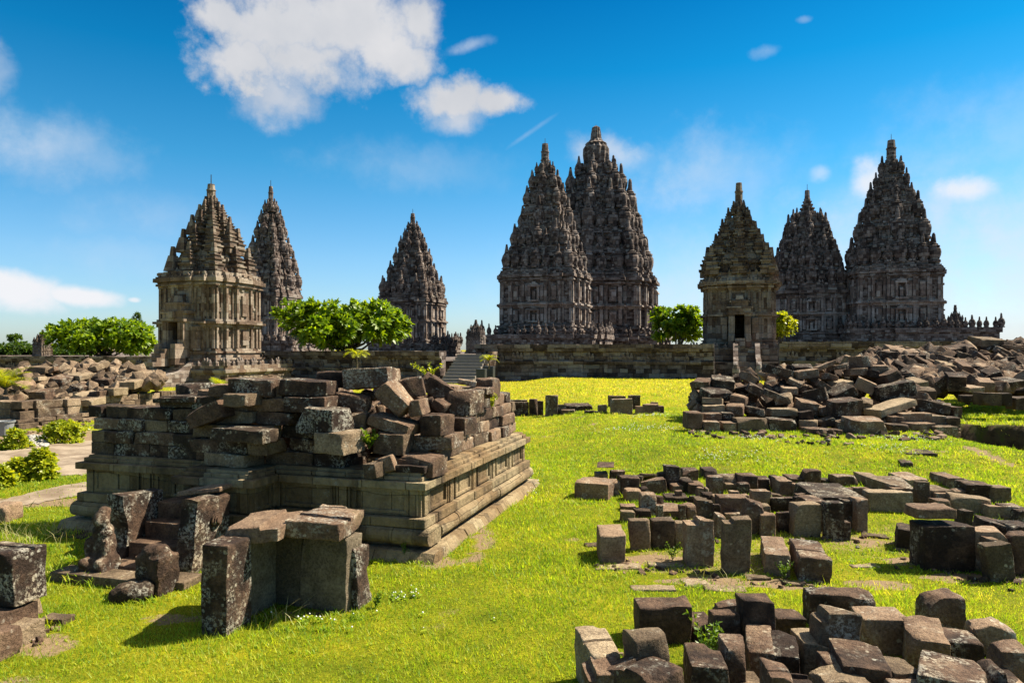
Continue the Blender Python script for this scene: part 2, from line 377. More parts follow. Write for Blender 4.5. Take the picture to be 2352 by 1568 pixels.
class MB:
    """collects solids for one mesh"""
    def __init__(self): self.v = []; self.f = []
    def add(self, vs, fs):
        n = len(self.v); self.v.extend(Vector(q) for q in vs); self.f.extend([tuple(i + n for i in f) for f in fs])
    def box(self, cx, cy, z0, sx, sy, sz, rz=0.0, taper=1.0, tilt=None):
        vs = []
        for k, (z, s) in enumerate(((z0, 1), (z0 + sz, taper))):
            for a, b in ((-1, -1), (1, -1), (1, 1), (-1, 1)): vs.append(Vector((a * sx / 2 * s, b * sy / 2 * s, z)))
        m = Matrix.Rotation(rz, 3, 'Z')
        if tilt is not None:
            c = Vector((0, 0, z0 + sz / 2)); t = Euler(tilt).to_matrix(); vs = [t @ (q - c) + c for q in vs]
        self.add([m @ q + Vector((cx, cy, 0)) for q in vs], [(0, 3, 2, 1), (4, 5, 6, 7), (0, 1, 5, 4), (1, 2, 6, 5), (2, 3, 7, 6), (3, 0, 4, 7)])
    def prism(self, poly, z0, z1, s0=1.0, s1=1.0, jitter=0.0):
        n = len(poly)
        j = lambda: random.uniform(-jitter, jitter)
        vs = [(x * s0 + j(), y * s0 + j(), z0) for x, y in poly] + [(x * s1 + j(), y * s1 + j(), z1 + j()) for x, y in poly]
        fs = [tuple(range(n - 1, -1, -1)), tuple(range(n, 2 * n))]
        for i in range(n): fs.append((i, (i + 1) % n, n + (i + 1) % n, n + i))
        self.add(vs, fs)
    def lathe(self, prof, seg=10, c=(0, 0, 0), rot=0.0):
        n0 = []
        vs = []; fs = []
        for r, z in prof:
            for k in range(seg):
                a = rot + 2 * math.pi * k / seg; vs.append((c[0] + r * math.cos(a), c[1] + r * math.sin(a), c[2] + z))
        for i in range(len(prof) - 1):
            for k in range(seg): fs.append((i * seg + k, i * seg + (k + 1) % seg, (i + 1) * seg + (k + 1) % seg, (i + 1) * seg + k))
        fs.append(tuple(range(seg - 1, -1, -1))); m = (len(prof) - 1) * seg; fs.append(tuple(range(m, m + seg)))
        self.add(vs, fs)
    def tube(self, pts, r0, r1, seg=6):
        pts = [Vector(p) for p in pts]; vs = []; fs = []
        for i, p in enumerate(pts):
            d = (pts[min(i + 1, len(pts) - 1)] - pts[max(i - 1, 0)]).normalized()
            a = d.orthogonal().normalized(); b = d.cross(a)
            r = r0 + (r1 - r0) * i / max(1, len(pts) - 1)
            for k in range(seg):
                t = 2 * math.pi * k / seg; vs.append(p + a * math.cos(t) * r + b * math.sin(t) * r)
        for i in range(len(pts) - 1):
            for k in range(seg): fs.append((i * seg + k, i * seg + (k + 1) % seg, (i + 1) * seg + (k + 1) % seg, (i + 1) * seg + k))
        fs.append(tuple(range(seg - 1, -1, -1))); m = (len(pts) - 1) * seg; fs.append(tuple(range(m, m + seg)))
        self.add(vs, fs)
    def build(self, name, mat, parent=None, smooth=False): return obj_from(name, self.v, self.f, mat, parent, smooth)

# ------------------------------------------------------------------ ground
PATH = [(-13.0, 17.0, 1.0), (-10.5, 18.3, 1.25), (-8.0, 19.5, 1.35), (-5.5, 20.3, 1.3), (-2.0, 21.5, 1.2)]
def dirt_amount(X, Y):
    """bare trodden earth: round the stone clusters, along the kerb of the ruin, at the left walk"""
    d = 1.3 * max(0.0, mn.noise(Vector((X * .7, Y * .7, 31.0))) + .6 * mn.noise(Vector((X * 2.6, Y * 2.6, 41.0))) - .42)
    if X > 13.4 and 23.0 < Y < 24.6: d = (.62 + .5 * mn.noise(Vector((X * 1.5, Y * 3, 4)))) * sstep(13.6, 14.6, X) * sstep(22.9, 23.2, Y) * (1 - sstep(23.9, 24.2, Y))
    for (cx, cy, rx, ry, k) in DIRT:
        q = ((X - cx) / rx) ** 2 + ((Y - cy) / ry) ** 2
        if q > 4.5: continue
        q += .7 * mn.noise(Vector((X * 1.3, Y * 1.3, 2.2))) + .6 * mn.noise(Vector((X * 4, Y * 4, 7.2))) + .4 * mn.noise(Vector((X * 9, Y * 9, 1.2)))
        d = max(d, k * (1 - sstep(.45, 1.15, q)))
    return d
_g = lambda x, y: ground_at(x, y)
DIRT = []
for (x, y, rx, ry, k) in [(1500, 1285, .8, .22, .8), (1640, 1335, .9, .22, .8), (1790, 1340, .6, .2, .8), (1990, 1245, .6, .25, .7), (2100, 1290, .7, .3, .75), (2290, 1325, 1.1, .25, .8), (1610, 1290, 1.6, .9, .42), (1850, 1230, 2.6, 1.4, .38),
                          (1110, 1225, .22, 1.7, .62), (1010, 1292, .3, .35, .6), (1420, 1555, .2, .2, .7), (2010, 1340, .5, .2, .7), (400, 1420, .6, .2, .6), (640, 1410, 1.0, .12, .6), (100, 1480, .4, .3, .6),
                          (1720, 1003, 2.2, .35, .5), (2120, 1035, .8, .2, .6), (1250, 953, 3, .5, .45), (1450, 953, 2.5, .5, .45), (2260, 1040, .3, 1.2, .6), (100, 1000, 5, 2.2, .75), (120, 1155, 3.5, .5, .6)]:
    p = ground_at(x, y); DIRT.append((p.x, p.y, rx, ry, k))
def build_ground():
    ys = [-14, -6, 0, 2.5] + list(np.concatenate([np.arange(4, 12, .09), np.arange(12, 20, .16), np.arange(20, 23, .4), np.arange(23, 24.4, .05), np.arange(24.4, 25, .2), np.arange(25, 34, .4), np.arange(34, 62, 1.2), [64, 70, 80, 100, 140, 220, 400, 800, 1600, 3200]]))
    nx = 221
    V = []; A = []; BK = []
    for y in ys:
        half = 7 + abs(y) * 1.0
        for i in range(nx):
            s = (i / (nx - 1)) * 2 - 1
            x = half * s + (90 + abs(y) * .6) * math.copysign(max(0, (abs(s) - .88) / .12) ** 2, s)
            V.append((x + (.25 * mn.noise(Vector((x * 2, y * 6, 1))) if x > 13 and 22.9 < y < 24.3 else 0), y + (.25 * mn.noise(Vector((x * 2.5, y * 2, 7))) if x > 13 and 22.9 < y < 24.3 else 0), terrain(x, y) if y < 70 else terrain(x, 70) * (1 if y < 100 else 0) - (0 if y < 300 else 0)))
            BK.append(sstep(13.3, 14.3, x) * sstep(22.6, 23.0, y) * (1 - sstep(23.9, 24.25, y)) if 20 < y < 26 else 0.0)
            A.append(dirt_amount(x, y) if 4 < y < 40 else 0.0)
    idx = []
    for j in range(len(ys) - 1):
        for i in range(nx - 1):
            a = j * nx + i; idx += [a, a + 1, a + nx + 1, a + nx]
    m, t, b = material('lawn')
    tcn = t.new('ShaderNodeTexCoord'); v = tcn.outputs['Object']
    at_ = t.new('ShaderNodeAttribute'); at_.attribute_name = 'dirt'
    n1, _ = t.noise(v, .35, 4, .6); n2, _ = t.noise(v, 2.5, 5, .65); n3, _ = t.noise(v, 22.0, 5, .75)
    sy = t.new('ShaderNodeSeparateXYZ'); t.put(sy.inputs[0], v)
    g = t.ramp(t.math('ADD', t.smooth(sy.outputs[1], 20.0, 42.0, 0.0, .16), t.math('ADD', t.math('MULTIPLY', n1, .5), t.math('MULTIPLY', n2, .5))), [(0.33, (0.08, 0.105, 0.004)), (0.5, (0.19, 0.19, 0.006)), (0.68, (0.34, 0.28, 0.012))])
    g = t.mix(t.smooth(n3, .38, .66), t.mix(1.0, g, (.55, .62, .5), 'MULTIPLY'), g)
    soil = t.mix(n3, (.12, .078, .042), (.30, .215, .13))
    col = t.mix(t.smooth(t.math('ADD', at_.outputs['Fac'], t.math('MULTIPLY', t.math('SUBTRACT', n3, .5), 1.1)), .3, .6), g, soil)
    bk = t.new('ShaderNodeAttribute'); bk.attribute_name = 'bank'
    n4, _ = t.noise(v, 1.6, 6, .7)
    col = t.mix(t.smooth(t.math('ADD', bk.outputs['Fac'], t.math('MULTIPLY', t.math('SUBTRACT', n4, .5), .8)), .35, .6), col, t.ramp(n4, [(.35, (.018, .012, .008)), (.5, (.06, .04, .024)), (.62, (.05, .055, .012)), (.75, (.10, .075, .045))]))
    t.put(b.inputs['Base Color'], col); b.inputs['Roughness'].default_value = .95; b.inputs['Specular IOR Level'].default_value = .1
    bump(t, b, t.math('ADD', n3, n2), .7, .05)
    o = big_mesh('ground', V, 4, idx, m)
    att = o.data.attributes.new('dirt', 'FLOAT', 'POINT'); att.data.foreach_set('value', np.array(A, np.float32))
    att = o.data.attributes.new('bank', 'FLOAT', 'POINT'); att.data.foreach_set('value', np.array(BK, np.float32))
    o.data.polygons.foreach_set('use_smooth', [True] * len(o.data.polygons))
    tag(o, kind='structure')
build_ground()

# ------------------------------------------------------------------ temples
B1, B2, B3 = .30, .60, .84
E1, E2 = 1.0, .925
def cross_plan(w=1.0, b=(B1, B2, B3), e=(E1, E2)):
    q = [(e[0], b[0]), (e[1], b[0]), (e[1], b[1]), (b[2], b[1]), (b[2], b[2]), (b[1], b[2]), (b[1], e[1]), (b[0], e[1]), (b[0], e[0])]
    out = []
    for k in range(4):
        c, s = round(math.cos(k * math.pi / 2)), round(math.sin(k * math.pi / 2))
        out += [((c * x - s * y) * w, (s * x + c * y) * w) for x, y in q]
    return out
PLAN = cross_plan()
def spread(cx):
    """half width of a unit plan as seen at bearing cx"""
    a = math.atan((cx - CX) / F); dx, dy = math.cos(a), -math.sin(a)
    g = R(GRID); c, s = math.cos(g), math.sin(g)
    return max((c * x - s * y) * dx + (s * x + c * y) * dy for x, y in PLAN)
def pinnacle_mesh(kind):
    mb = MB()
    if kind == 'round':
        mb.lathe([(.46, 0), (.46, .12), (.36, .16), (.40, .26), (.47, .42), (.50, .60), (.47, .76), (.38, .86), (.42, .90), (.42, .96), (.28, 1.0), (.30, 1.06), (.18, 1.13), (.15, 1.35), (.12, 1.62), (.06, 1.72)], 10)
    else:
        w = lambda a, z0, z1, a1=None: mb.box(0, 0, z0, 2 * a, 2 * a, z1 - z0, 0, (a1 or a) / a)
        w(.46, 0, .30); w(.54, .297, .40); w(.38, .397, .62); w(.46, .617, .70); w(.30, .697, .86); w(.36, .857, .92); w(.22, .917, 1.06); w(.27, 1.057, 1.11); w(.17, 1.107, 1.62, .10)
    me = bpy.data.meshes.new('pinnacle_' + kind); me.from_pydata([tuple(v) for v in mb.v], [], mb.f); me.update()
    return me
PIN = {}
SLIM = {'round': .80, 'square': .86}
def pinnacle(parent, x, y, z, s, kind, mat, name='pinnacle', rz=None, tall=1.0):
    key = (kind, mat.name)
    if key not in PIN:
        PIN[key] = pinnacle_mesh(kind); PIN[key].materials.append(mat)
    o = bpy.data.objects.new(name, PIN[key]); o.parent = parent
    o.location = (x, y, z - .03); o.scale = (s * SLIM[kind], s * SLIM[kind], s * tall * random.uniform(.94, 1.05))
    o.rotation_euler = (R(random.uniform(-1.5, 1.5)), R(random.uniform(-1.5, 1.5)), R(random.uniform(-6, 6)) if rz is None else rz)
    return link(o)
def stones_on(mb, poly, w, z0, z1, n, size=.5, proud=(.03, .10), skip=()):
    """weathered stones standing a little proud of a wall with this plan"""
    m = len(poly); L = [math.dist(poly[i], poly[(i + 1) % m]) * w for i in range(m)]
    for _ in range(n):
        i = random.choices(range(m), L)[0]
        if L[i] < size * .7 or i in skip: continue
        a, b = Vector(poly[i]) * w, Vector(poly[(i + 1) % m]) * w
        d = (b - a).normalized(); nrm = Vector((d.y, -d.x))
        ln = random.uniform(.5, 1.0) * size; t = random.uniform(ln / 2, max(ln / 2 + .01, L[i] - ln / 2))
        p = a + d * t; pr = random.uniform(*proud)
        h = random.uniform(.35, .6) * size
        mb.box(p.x + nrm.x * (pr / 2 - .1), p.y + nrm.y * (pr / 2 - .1), random.uniform(z0, max(z0 + .01, z1 - h)), ln, pr + .2, h, math.atan2(d.y, d.x))
def facade(mb, poly, w, z0, z1, u, skip=()):
    """pilasters at the ends of every face and a framed niche between them"""
    m = len(poly); H = z1 - z0
    for i in range(m):
        a, b = Vector(poly[i]) * w, Vector(poly[(i + 1) % m]) * w
        L = (b - a).length
        if L < .55 * u or i in skip: continue
        d = (b - a) / L; nrm = Vector((d.y, -d.x)); rz = math.atan2(d.y, d.x)
        def put(t, z, ln, h, proud):
            proud *= 1.4; p = a + d * t; mb.box(p.x + nrm.x * (proud / 2 - .05), p.y + nrm.y * (proud / 2 - .05), z, ln, proud + .1, h, rz)
        pw = .16 * u
        put(pw * .6, z0, pw, H, .07 * u); put(L - pw * .6, z0, pw, H, .075 * u)
        if L > 1.5 * u:
            nw = min(.9 * u, L * .34); c = L / 2
            put(c - nw / 2, z0 + .12 * H, .13 * u, .62 * H, .17 * u); put(c + nw / 2, z0 + .12 * H, .13 * u, .62 * H, .175 * u)
            put(c, z0 + .74 * H, nw * 1.35, .09 * H, .22 * u); put(c, z0 + .832 * H, nw * .9, .08 * H, .18 * u); put(c, z0 + .913 * H, nw * .4, .07 * H, .15 * u)
            put(c, z0 + .03 * H, nw * 1.3, .088 * H, .2 * u)
            put(c, z0 + .12 * H, nw * .34, .42 * H, .1 * u)
            for q in (.2, .8): put(L * q, z0 + .1 * H, .22 * u, .74 * H, .055 * u)
        elif L > .8 * u: put(L / 2, z0 + .14 * H, L * .36, .66 * H, .10 * u)
def antefixes(mb, poly, w, z, u, step=.9):
    m = len(poly)
    for i in range(m):
        a, b = Vector(poly[i]) * w, Vector(poly[(i + 1) % m]) * w
        L = (b - a).length; n = max(1, int(L / (step * u)))
        if L < .25 * u: continue
        d = (b - a) / L; nrm = Vector((d.y, -d.x)); rz = math.atan2(d.y, d.x)
        for k in range(n):
            if random.random() < .12: continue
            p = a + d * (L * (k + .5) / n) - nrm * .13 * u; s = random.uniform(.8, 1.1)
            mb.box(p.x, p.y, z - .02, .36 * u * s, .2 * u, .22 * u * s, rz); mb.box(p.x, p.y, z + .195 * u * s, .22 * u * s, .16 * u, .22 * u * s, rz, .45)
def temple(name, label, cx, Z, y_base, y_body, y_belt, y_top, y_roof, w_body, tiers, y_apex, mat, finial, pin='round', fat=1.0, rod=0, door=False, group='temple towers', dense=1.0, flare=1.16, floor_z=None, bell=0, eave=1.085):
    """A stepped temple tower. y_* are heights read at the tower's own depth Z, tiers = (y of the ledge, half width), both in px of the wide picture."""
    px = Z / F
    k = 1.0 / spread(cx)
    zof = lambda y: CAMH - (y - HY) * px
    z0 = zof(y_base)
    root = empty(name, ((cx - CX) * px, Z, z0), GRID)
    tag(root, label, 'temple', group, 'thing')
    zl = lambda y: zof(y) - z0
    W = w_body * px * k
    u = W / 4.2
    poly = PLAN
    # flared foot
    mb = MB()
    zb = zl(y_body); z = 0.0
    if floor_z is not None: mb.prism(poly, floor_z - z0, .0, W * flare * 1.04, W * flare * 1.04)
    steps = [(flare * 1.03, .22), (flare * .98, .12), (flare * 1.0, .12), (flare * .94, .16), (1.06, .12), (1.10, .10), (1.03, .16)]
    tot = sum(h for _, h in steps)
    for s, h in steps:
        zz = z + h / tot * zb; mb.prism(poly, z - .004, zz, W * s, W * s * .995, .02 * u); z = zz
    stones_on(mb, poly, W * flare * .95, 0, zb * .6, int(40 * dense), .6 * u)
    mb.build('base', mat, root)
    # body: two storeys with a belt
    mb = MB(); zt = zl(y_top); zm = zl(y_belt); bh = (zt - zb) * .09
    if door:
        dw, dz = W * .135, zb + (zm - zb) * 1.04
        i0 = [i for i, p in enumerate(poly) if abs(p[1] + 1) < 1e-6]
        i0 = sorted(i0, key=lambda i: poly[i][0])
        notch = [(p[0] * W, p[1] * W) for p in poly]
        j = i0[0]; notch[j + 1:j + 1] = [(-dw, -W), (-dw, W * .5), (dw, W * .5), (dw, -W)]
        mb.prism(notch, zb - .004, dz); mb.prism(poly, dz - .004, zt, W, W * .985)
        skip = (j,)
    else:
        mb.prism(poly, zb - .004, zt, W, W * .985); skip = ()
    fu = u * (1.7 if door else 1.45)
    fb = MB(); facade(fb, poly, W, zb + .02, zm - bh * .6, fu, skip); facade(fb, poly, W * .99, zm + bh * .6, zt - .02, fu)
    panel = M['masonry_panel'] if pin == 'square' else M['masonry_panel_far']
    fb.build('wall_panels', panel, root)
    be = .13 if door else .09
    bb = MB()
    for s, a, b_ in ((1 + .45 * be, -.7, -.1), (1 + be, -.11, .34), (1 + .4 * be, .33, .75)):
        if door and a < .3:
            # the belt stops at the door bay
            nb = [(x * s, y * s) for x, y in notch]; bb.prism(nb, zm + bh * a, zm + bh * b_)
        else: bb.prism(poly, zm + bh * a, zm + bh * b_, W * s, W * s)
    stones_on(mb, poly, W, zb, zt, int(150 * dense), .55 * u, (.02, .09), skip)
    mb.build('body', mat, root)
    bb.build('belt_moulding', panel, root)
    if door:
        mb = MB()
        pj = .30 * W
        for sx in (-1, 1):
            mb.box(sx * (dw + .085 * W), -W - pj / 2 + .05, zb * .5, .17 * W, pj + .1, dz - zb * .5 - .01)
            mb.box(sx * (dw + .07 * W), -W - pj - .03, zb * .8, .06 * W, .10, (dz - zb * .8) * .96)
            mb.box(sx * (dw + .30 * W), -W - .04 * W, zb * .9, .18 * W, .14 * W, (dz - zb) * .9)
            mb.box(sx * (dw + .10 * W), -W - pj - .10 * W, zb * .1, .16 * W, .34 * W, zb * 1.15, 0, .9)
        hh = (zt - dz)
        mb.box(0, -W - pj / 2 + .02, dz - .015, 2 * dw + .42 * W, pj + .24, hh * .09); mb.box(0, -W - pj / 2 + .04, dz + hh * .075, 2 * dw + .34 * W, pj + .10, hh * .16)
        mb.box(0, -W - pj / 2 + .03, dz + hh * .23, 2 * dw + .46 * W, pj + .20, hh * .08); mb.box(0, -W - pj / 2 + .06, dz + hh * .305, 2 * dw + .20 * W, pj + .06, hh * .18)
        mb.box(0, -W - pj / 2 + .05, dz + hh * .48, 2 * dw + .28 * W, pj + .12, hh * .07); mb.box(0, -W - pj / 2 + .08, dz + hh * .545, 2 * dw - .02 * W, pj + .02, hh * .20, 0, .7)
        mb.box(0, -W - pj - .10, dz + hh * .10, dw * 1.5, .22, hh * .20, 0, .8)
        for k_ in range(4): mb.box(0, -W - pj - .35 * W + k_ * .12 * W, zb * (.02 + .24 * k_), 2 * dw, .8 * W, zb * .235)
        mb.build('door_frame', panel, root)
    # cornice
    mb = MB(); zr = zl(y_roof); h = zr - zt; z = zt
    e_ = eave - 1
    for s, f in ((1 + .2 * e_, .14), (1 + .6 * e_, .14), (1 + .3 * e_, .10), (1 + e_, .24), (1 + .6 * e_, .12), (1 + .15 * e_, .26)):
        mb.prism(poly, z - .004, z + h * f, W * s, W * s, .025 * u); z += h * f
    antefixes(mb, poly, W * (eave - .03), zt + h * .62, u, .75)
    stones_on(mb, poly, W * (1 + .5 * e_), zt + h * .35, zr, int(60 * dense), .5 * u, (.02, .1))
    mb.build('cornice', panel if door else mat, root)
    # roof tiers with their pinnacles
    prev = zr
    for ti, (yt, hw) in enumerate(tiers):
        w = hw * px * k; za, zb2 = prev, zl(yt); hh = zb2 - za
        nw = tiers[ti + 1][1] * px * k if ti + 1 < len(tiers) else w * .62
        mb = MB()
        wi = w * (.88 if pin == 'round' else .80)
        mb.prism(poly, za - .004, za + hh * .16, w * .99, w * .97, .02 * u)
        mb.prism(poly, za + hh * .155, za + hh * .60, wi * .97, wi * .93, .03 * u)
        mb.prism(poly, za + hh * .595, za + hh * .72, wi * 1.02, wi * 1.03, .02 * u)
        mb.prism(poly, za + hh * .715, za + hh * .86, (wi + nw) / 2 * .98, (wi + nw) / 2 * .97, .03 * u)
        mb.prism(poly, za + hh * .855, zb2, nw * 1.04, nw * 1.0, .03 * u)
        v = u * (.35 + .65 * w / W)
        facade(mb, poly, wi * .96, za + hh * .16, za + hh * .58, v * .9)
        antefixes(mb, poly, w, za + hh * .15, v * .8, .8)
        antefixes(mb, poly, wi * 1.03, za + hh * .71, v * .7, .8)
        stones_on(mb, poly, wi, za, zb2, int(46 * dense * w / W), .45 * v, (.02, .12))
        tier = mb.build('roof_tier', mat, root)
        ps = hh * .64 * fat
        spots = [(.0, -E1 * .93, 1.12), (B1 * .86, -E1 * .91, .8), (-B1 * .86, -E1 * .91, .8), (B2 * .88, -E2 * .90, .96), (-B2 * .88, -E2 * .90, .96), (B3 * .92, -B3 * .92, 1.06)]
        small = w * 2 * B1 < ps * 1.4
        vis = (0, 1) if math.degrees(math.atan((cx - CX) / F)) < 15 else (0, 3)
        far = MB()
        for r_ in range(4):
            c, s = round(math.cos(r_ * math.pi / 2)), round(math.sin(r_ * math.pi / 2))
            for (x, y, q) in spots:
                if small and abs(abs(x) - B2 * .88) < .01: continue
                if abs(abs(x) - B1 * .86) < .01 and (small or ti > 2 or pin != 'round'): continue
                if pin != 'round' and ti > 1 and abs(abs(x) - B2 * .88) < .01: continue
                if ti > 0 and random.random() < .04: continue
                X, Y, sc = (c * x - s * y) * w * .97, (s * x + c * y) * w * .97, ps * q
                if r_ in vis or (abs(x) == B3 * .92 and r_ == (vis[1] + 1) % 4 and vis[1] == 1): pinnacle(tier, X, Y, za + hh * .1, sc, pin, M['pinnacle'] if pin == 'round' else M['pinnacle_warm'], rz=0 if pin != 'round' else None, tall=random.uniform(1.0, 1.2))
                elif pin == 'round': far.lathe([(.40 * sc, 0), (.28 * sc, .16 * sc), (.40 * sc, .6 * sc), (.30 * sc, .9 * sc), (.16 * sc, 1.12 * sc), (.06 * sc, 1.7 * sc)], 8, (X, Y, za + hh * .1))
                else: far.box(X, Y, za + hh * .1, .8 * sc, .8 * sc, 1.0 * sc, 0, .5); far.box(X, Y, za + hh * .1 + .99 * sc, .3 * sc, .3 * sc, .6 * sc, 0, .6)
        if far.v:                                   # the courses on the two far sides stay in the tier's own mesh
            bm = bmesh.new(); bm.from_mesh(tier.data)
            tmp = bpy.data.meshes.new('tmp'); tmp.from_pydata([tuple(v) for v in far.v], [], far.f); bm.from_mesh(tmp); bm.to_mesh(tier.data); bm.free(); bpy.data.meshes.remove(tmp)
        prev = zb2
    # crowning piece
    za = zl(y_apex); hh = za - prev; fw = finial * px
    mb = MB(); tw = tiers[-1][1] * px * k * .6
    if bell:
        mb.lathe([(tw * 1.0, prev - .1), (tw * 1.02, prev + hh * .05), (bell * px * .95, prev + hh * .08), (bell * px * 1.02, prev + hh * .26), (bell * px * 1.0, prev + hh * .42), (bell * px * .8, prev + hh * .52), (bell * px * .86, prev + hh * .54), (bell * px * .58, prev + hh * .60), (fw * 1.35, prev + hh * .63), (fw * 1.1, prev + hh * .67), (fw * 1.0, prev + hh * .8), (fw * .78, prev + hh * .96), (fw * .3, za)], 28)
        mb.v = [Vector((v.x * (1.06 if (i % 28) % 2 else .95), v.y * (1.06 if (i % 28) % 2 else .95), v.z)) for i, v in enumerate(mb.v)]
    else:
        r = [(1.0, .0, .10), (.72, .09, .20), (.84, .195, .25), (.56, .245, .36), (.66, .355, .40), (.44, .395, .50), (.52, .495, .53), (.36, .525, .60)]
        for s, a, b_ in r:
            q = max(tw * s, fw * 1.1); mb.lathe([(q, prev + hh * a - .01), (q * 1.0, prev + hh * b_)], 8, rot=math.pi / 8)
        mb.lathe([(fw * 1.25, prev + hh * .59), (fw * 1.2, prev + hh * .64), (fw * 1.0, prev + hh * .66), (fw * .86, prev + hh * .985), (fw * .6, za)], 8, rot=math.pi / 8)
    mb.build('finial', mat, root)
    if rod:
        mb = MB(); mb.lathe([(.05, za - .3), (.035, za + rod * px)], 5); mb.build('lightning_rod', M['rod'], root)
    return root, W, px, zof

TERR = 1.9                                          # level of the temple courtyard behind the retaining wall
temple('shrine', 'lit small square shrine at the left with a dark doorway and boxy stepped roof', 485, 60, 838, 800, 745, 668, 632, 106,
       [(588, 88), (546, 64), (510, 44), (482, 27), (460, 13)], 423, M['masonry_warm'], 9, pin='square', fat=1.18, rod=22, door=True, dense=.9, flare=1.14, eave=1.12)
temple('temple_tower', 'slim tower half hidden behind the lit left shrine, its point above the round tree', 622, 92, 812, 775, 735, 695, 668, 66,
       [(628, 66), (590, 55), (552, 43), (518, 32), (490, 23), (466, 14)], 428, M['masonry_far'], 5, rod=14, group='temple towers')
temple('temple_tower', 'slender isolated tower standing right of the round leafy tree', 948, 117, 800, 778, 740, 706, 682, 76,
       [(645, 75), (610, 56), (578, 42), (550, 30), (530, 20), (514, 12)], 490, M['masonry_far'], 5, rod=10)
temple('temple_tower', 'broad tower in the centre standing before the tallest one', 1252, 113, 775, 745, 705, 655, 628, 100,
       [(578, 98), (530, 78), (482, 62), (440, 47), (402, 34), (380, 22)], 330, M['masonry'], 8, rod=12, fat=.95)
temple('temple_tower', 'tallest tower of all with a bell-shaped crown and many pinnacles', 1369, 150, 785, 752, 712, 668, 640, 134,
       [(590, 130), (545, 117), (498, 104), (452, 88), (412, 68), (380, 46)], 290, M['masonry_far'], 11, bell=28, rod=4, fat=1.2)
temple('shrine', 'small grey shrine with dark doorway and steps facing the heap of fallen blocks', 1697, 66, 800, 778, 728, 672, 640, 76,
       [(592, 78), (556, 57), (524, 40), (496, 25), (474, 13)], 420, M['masonry_warm'], 8, pin='square', fat=1.18, door=True, dense=.9, eave=1.20)
temple('temple_tower', 'bluish tower partly hidden behind the right shrine and the rightmost tower', 1854, 118, 785, 762, 725, 690, 662, 84,
       [(622, 84), (582, 71), (548, 58), (515, 46), (492, 34)], 437, M['masonry_far'], 6, rod=14, fat=1.1)
temple('temple_tower', 'broad tall tower at the far right above a row of pinnacles', 2047, 112, 775, 745, 700, 645, 618, 99,
       [(565, 96), (512, 76), (466, 60), (432, 48), (405, 36), (372, 22)], 322, M['masonry'], 9, rod=14)

# ------------------------------------------------------------------ courtyard, retaining walls, balustrades
SG, CG = math.sin(R(-GRID)), math.cos(R(-GRID))      # u = (SG, CG) runs away from the eye, v = (CG, -SG) to the right
def on_plane(D0, x):
    Z = D0 / ((x - CX) / F * SG + CG); return Vector(((x - CX) / F * Z, Z, 0))
def courtyard():
    # raised court behind the walls: one solid with a front edge along the wall line
    mb = MB()
    a, b = on_plane(59.0, -400), on_plane(63.0, 2900)
    pts = [(a.x - 30, a.y + 12), (a.x, a.y), (b.x, b.y), (b.x + 60, b.y - 14), (240, 330), (-260, 330)]
    mb.prism(pts, -.5, TERR)
    tag(mb.build('courtyard_ground', M['masonry_wall']), kind='structure')
courtyard()
def crown_relief(kind, s):
    mb = MB()
    if kind == 0:
        mb.box(0, 0, 0, .95 * s, .16, .42 * s)
        for q, h in ((-.34, .30), (0, .46), (.34, .30)): mb.box(q * s, 0, .41 * s, .30 * s, .15, h * s, 0, .35)
    else:
        mb.box(0, 0, 0, .42 * s, .16, .40 * s); mb.box(0, 0, .395 * s, .26 * s, .14, .26 * s, 0, .4)
    me = bpy.data.meshes.new('antefix'); me.from_pydata([tuple(v) for v in mb.v], [], mb.f); me.materials.append(M['masonry_wall']); me.update(); return me
REL = [crown_relief(0, 1.0), crown_relief(1, 1.0)]
def terrace_wall(label, D0, xa, xb, ztop, zbase=-.2, step=2.1, coping=.42, seed=1):
    a, b = on_plane(D0, xa), on_plane(D0, xb)
    L = (b - a).length
    root = empty('terrace_wall', a, GRID)
    tag(root, label, 'wall', 'retaining walls of the temple court', 'thing')
    H = ztop
    mb = MB()
    band = lambda z0, z1, out: mb.box(L / 2, .6 - out / 2, z0, L, 1.2 + out, z1 - z0)
    band(zbase, .30, .42); band(.297, .44, .30); band(.437, .56, .34); band(.557, H - 1.75, .0)
    band(H - 1.753, H - 1.62, .14); band(H - 1.623, H - 1.50, .24); band(H - 1.503, H - .62, -.12)
    rnd = random.Random(seed)
    for i in range(int(L / 2.2)):
        x = (i + .5) * 2.2; mb.box(x, -.03, .556, .34, .16, H - 1.76 - .556)
    for i in range(int(L * 2.2)):
        x = rnd.uniform(.5, L - .5); z = rnd.uniform(.6, H - .8); out = .12 if z > H - 1.5 else 0
        ln = rnd.uniform(.4, 1.1); mb.box(x, out - .0, z, ln, rnd.uniform(.04, .12), rnd.uniform(.2, .34))
    mb.build('wall_face', M['masonry_wall'], root)
    mb = MB(); x = 0.0
    while x < L:
        w = min(rnd.uniform(.8, 1.5), L - x)
        mb.box(x + w / 2, .55, H - .62 + rnd.uniform(-.006, 0), w - .012, 1.45 + rnd.uniform(-.03, .03), .20)
        mb.box(x + w / 2, .52, H - coping + rnd.uniform(-.004, 0), w - .014, 1.62 + rnd.uniform(-.05, .05), coping + rnd.uniform(-.05, .02)); x += w
    mb.build('coping', M['masonry_wall'], root)
    n = int(L / step)
    for i in range(n):
        if rnd.random() < .06: continue
        o = bpy.data.objects.new('antefix', REL[i % 2]); o.parent = root
        s = rnd.uniform(.85, 1.1); o.scale = (s, 1, s); o.location = ((i + .5) * step + rnd.uniform(-.1, .1), .02, H - 1.505); o.rotation_euler = (R(rnd.uniform(-3, 3)), R(rnd.uniform(-3, 3)), 0); link(o)
terrace_wall('long dark retaining wall behind the tumbled stones at the far left', 57.5, -260, 430, 2.27, step=1.9, seed=3)
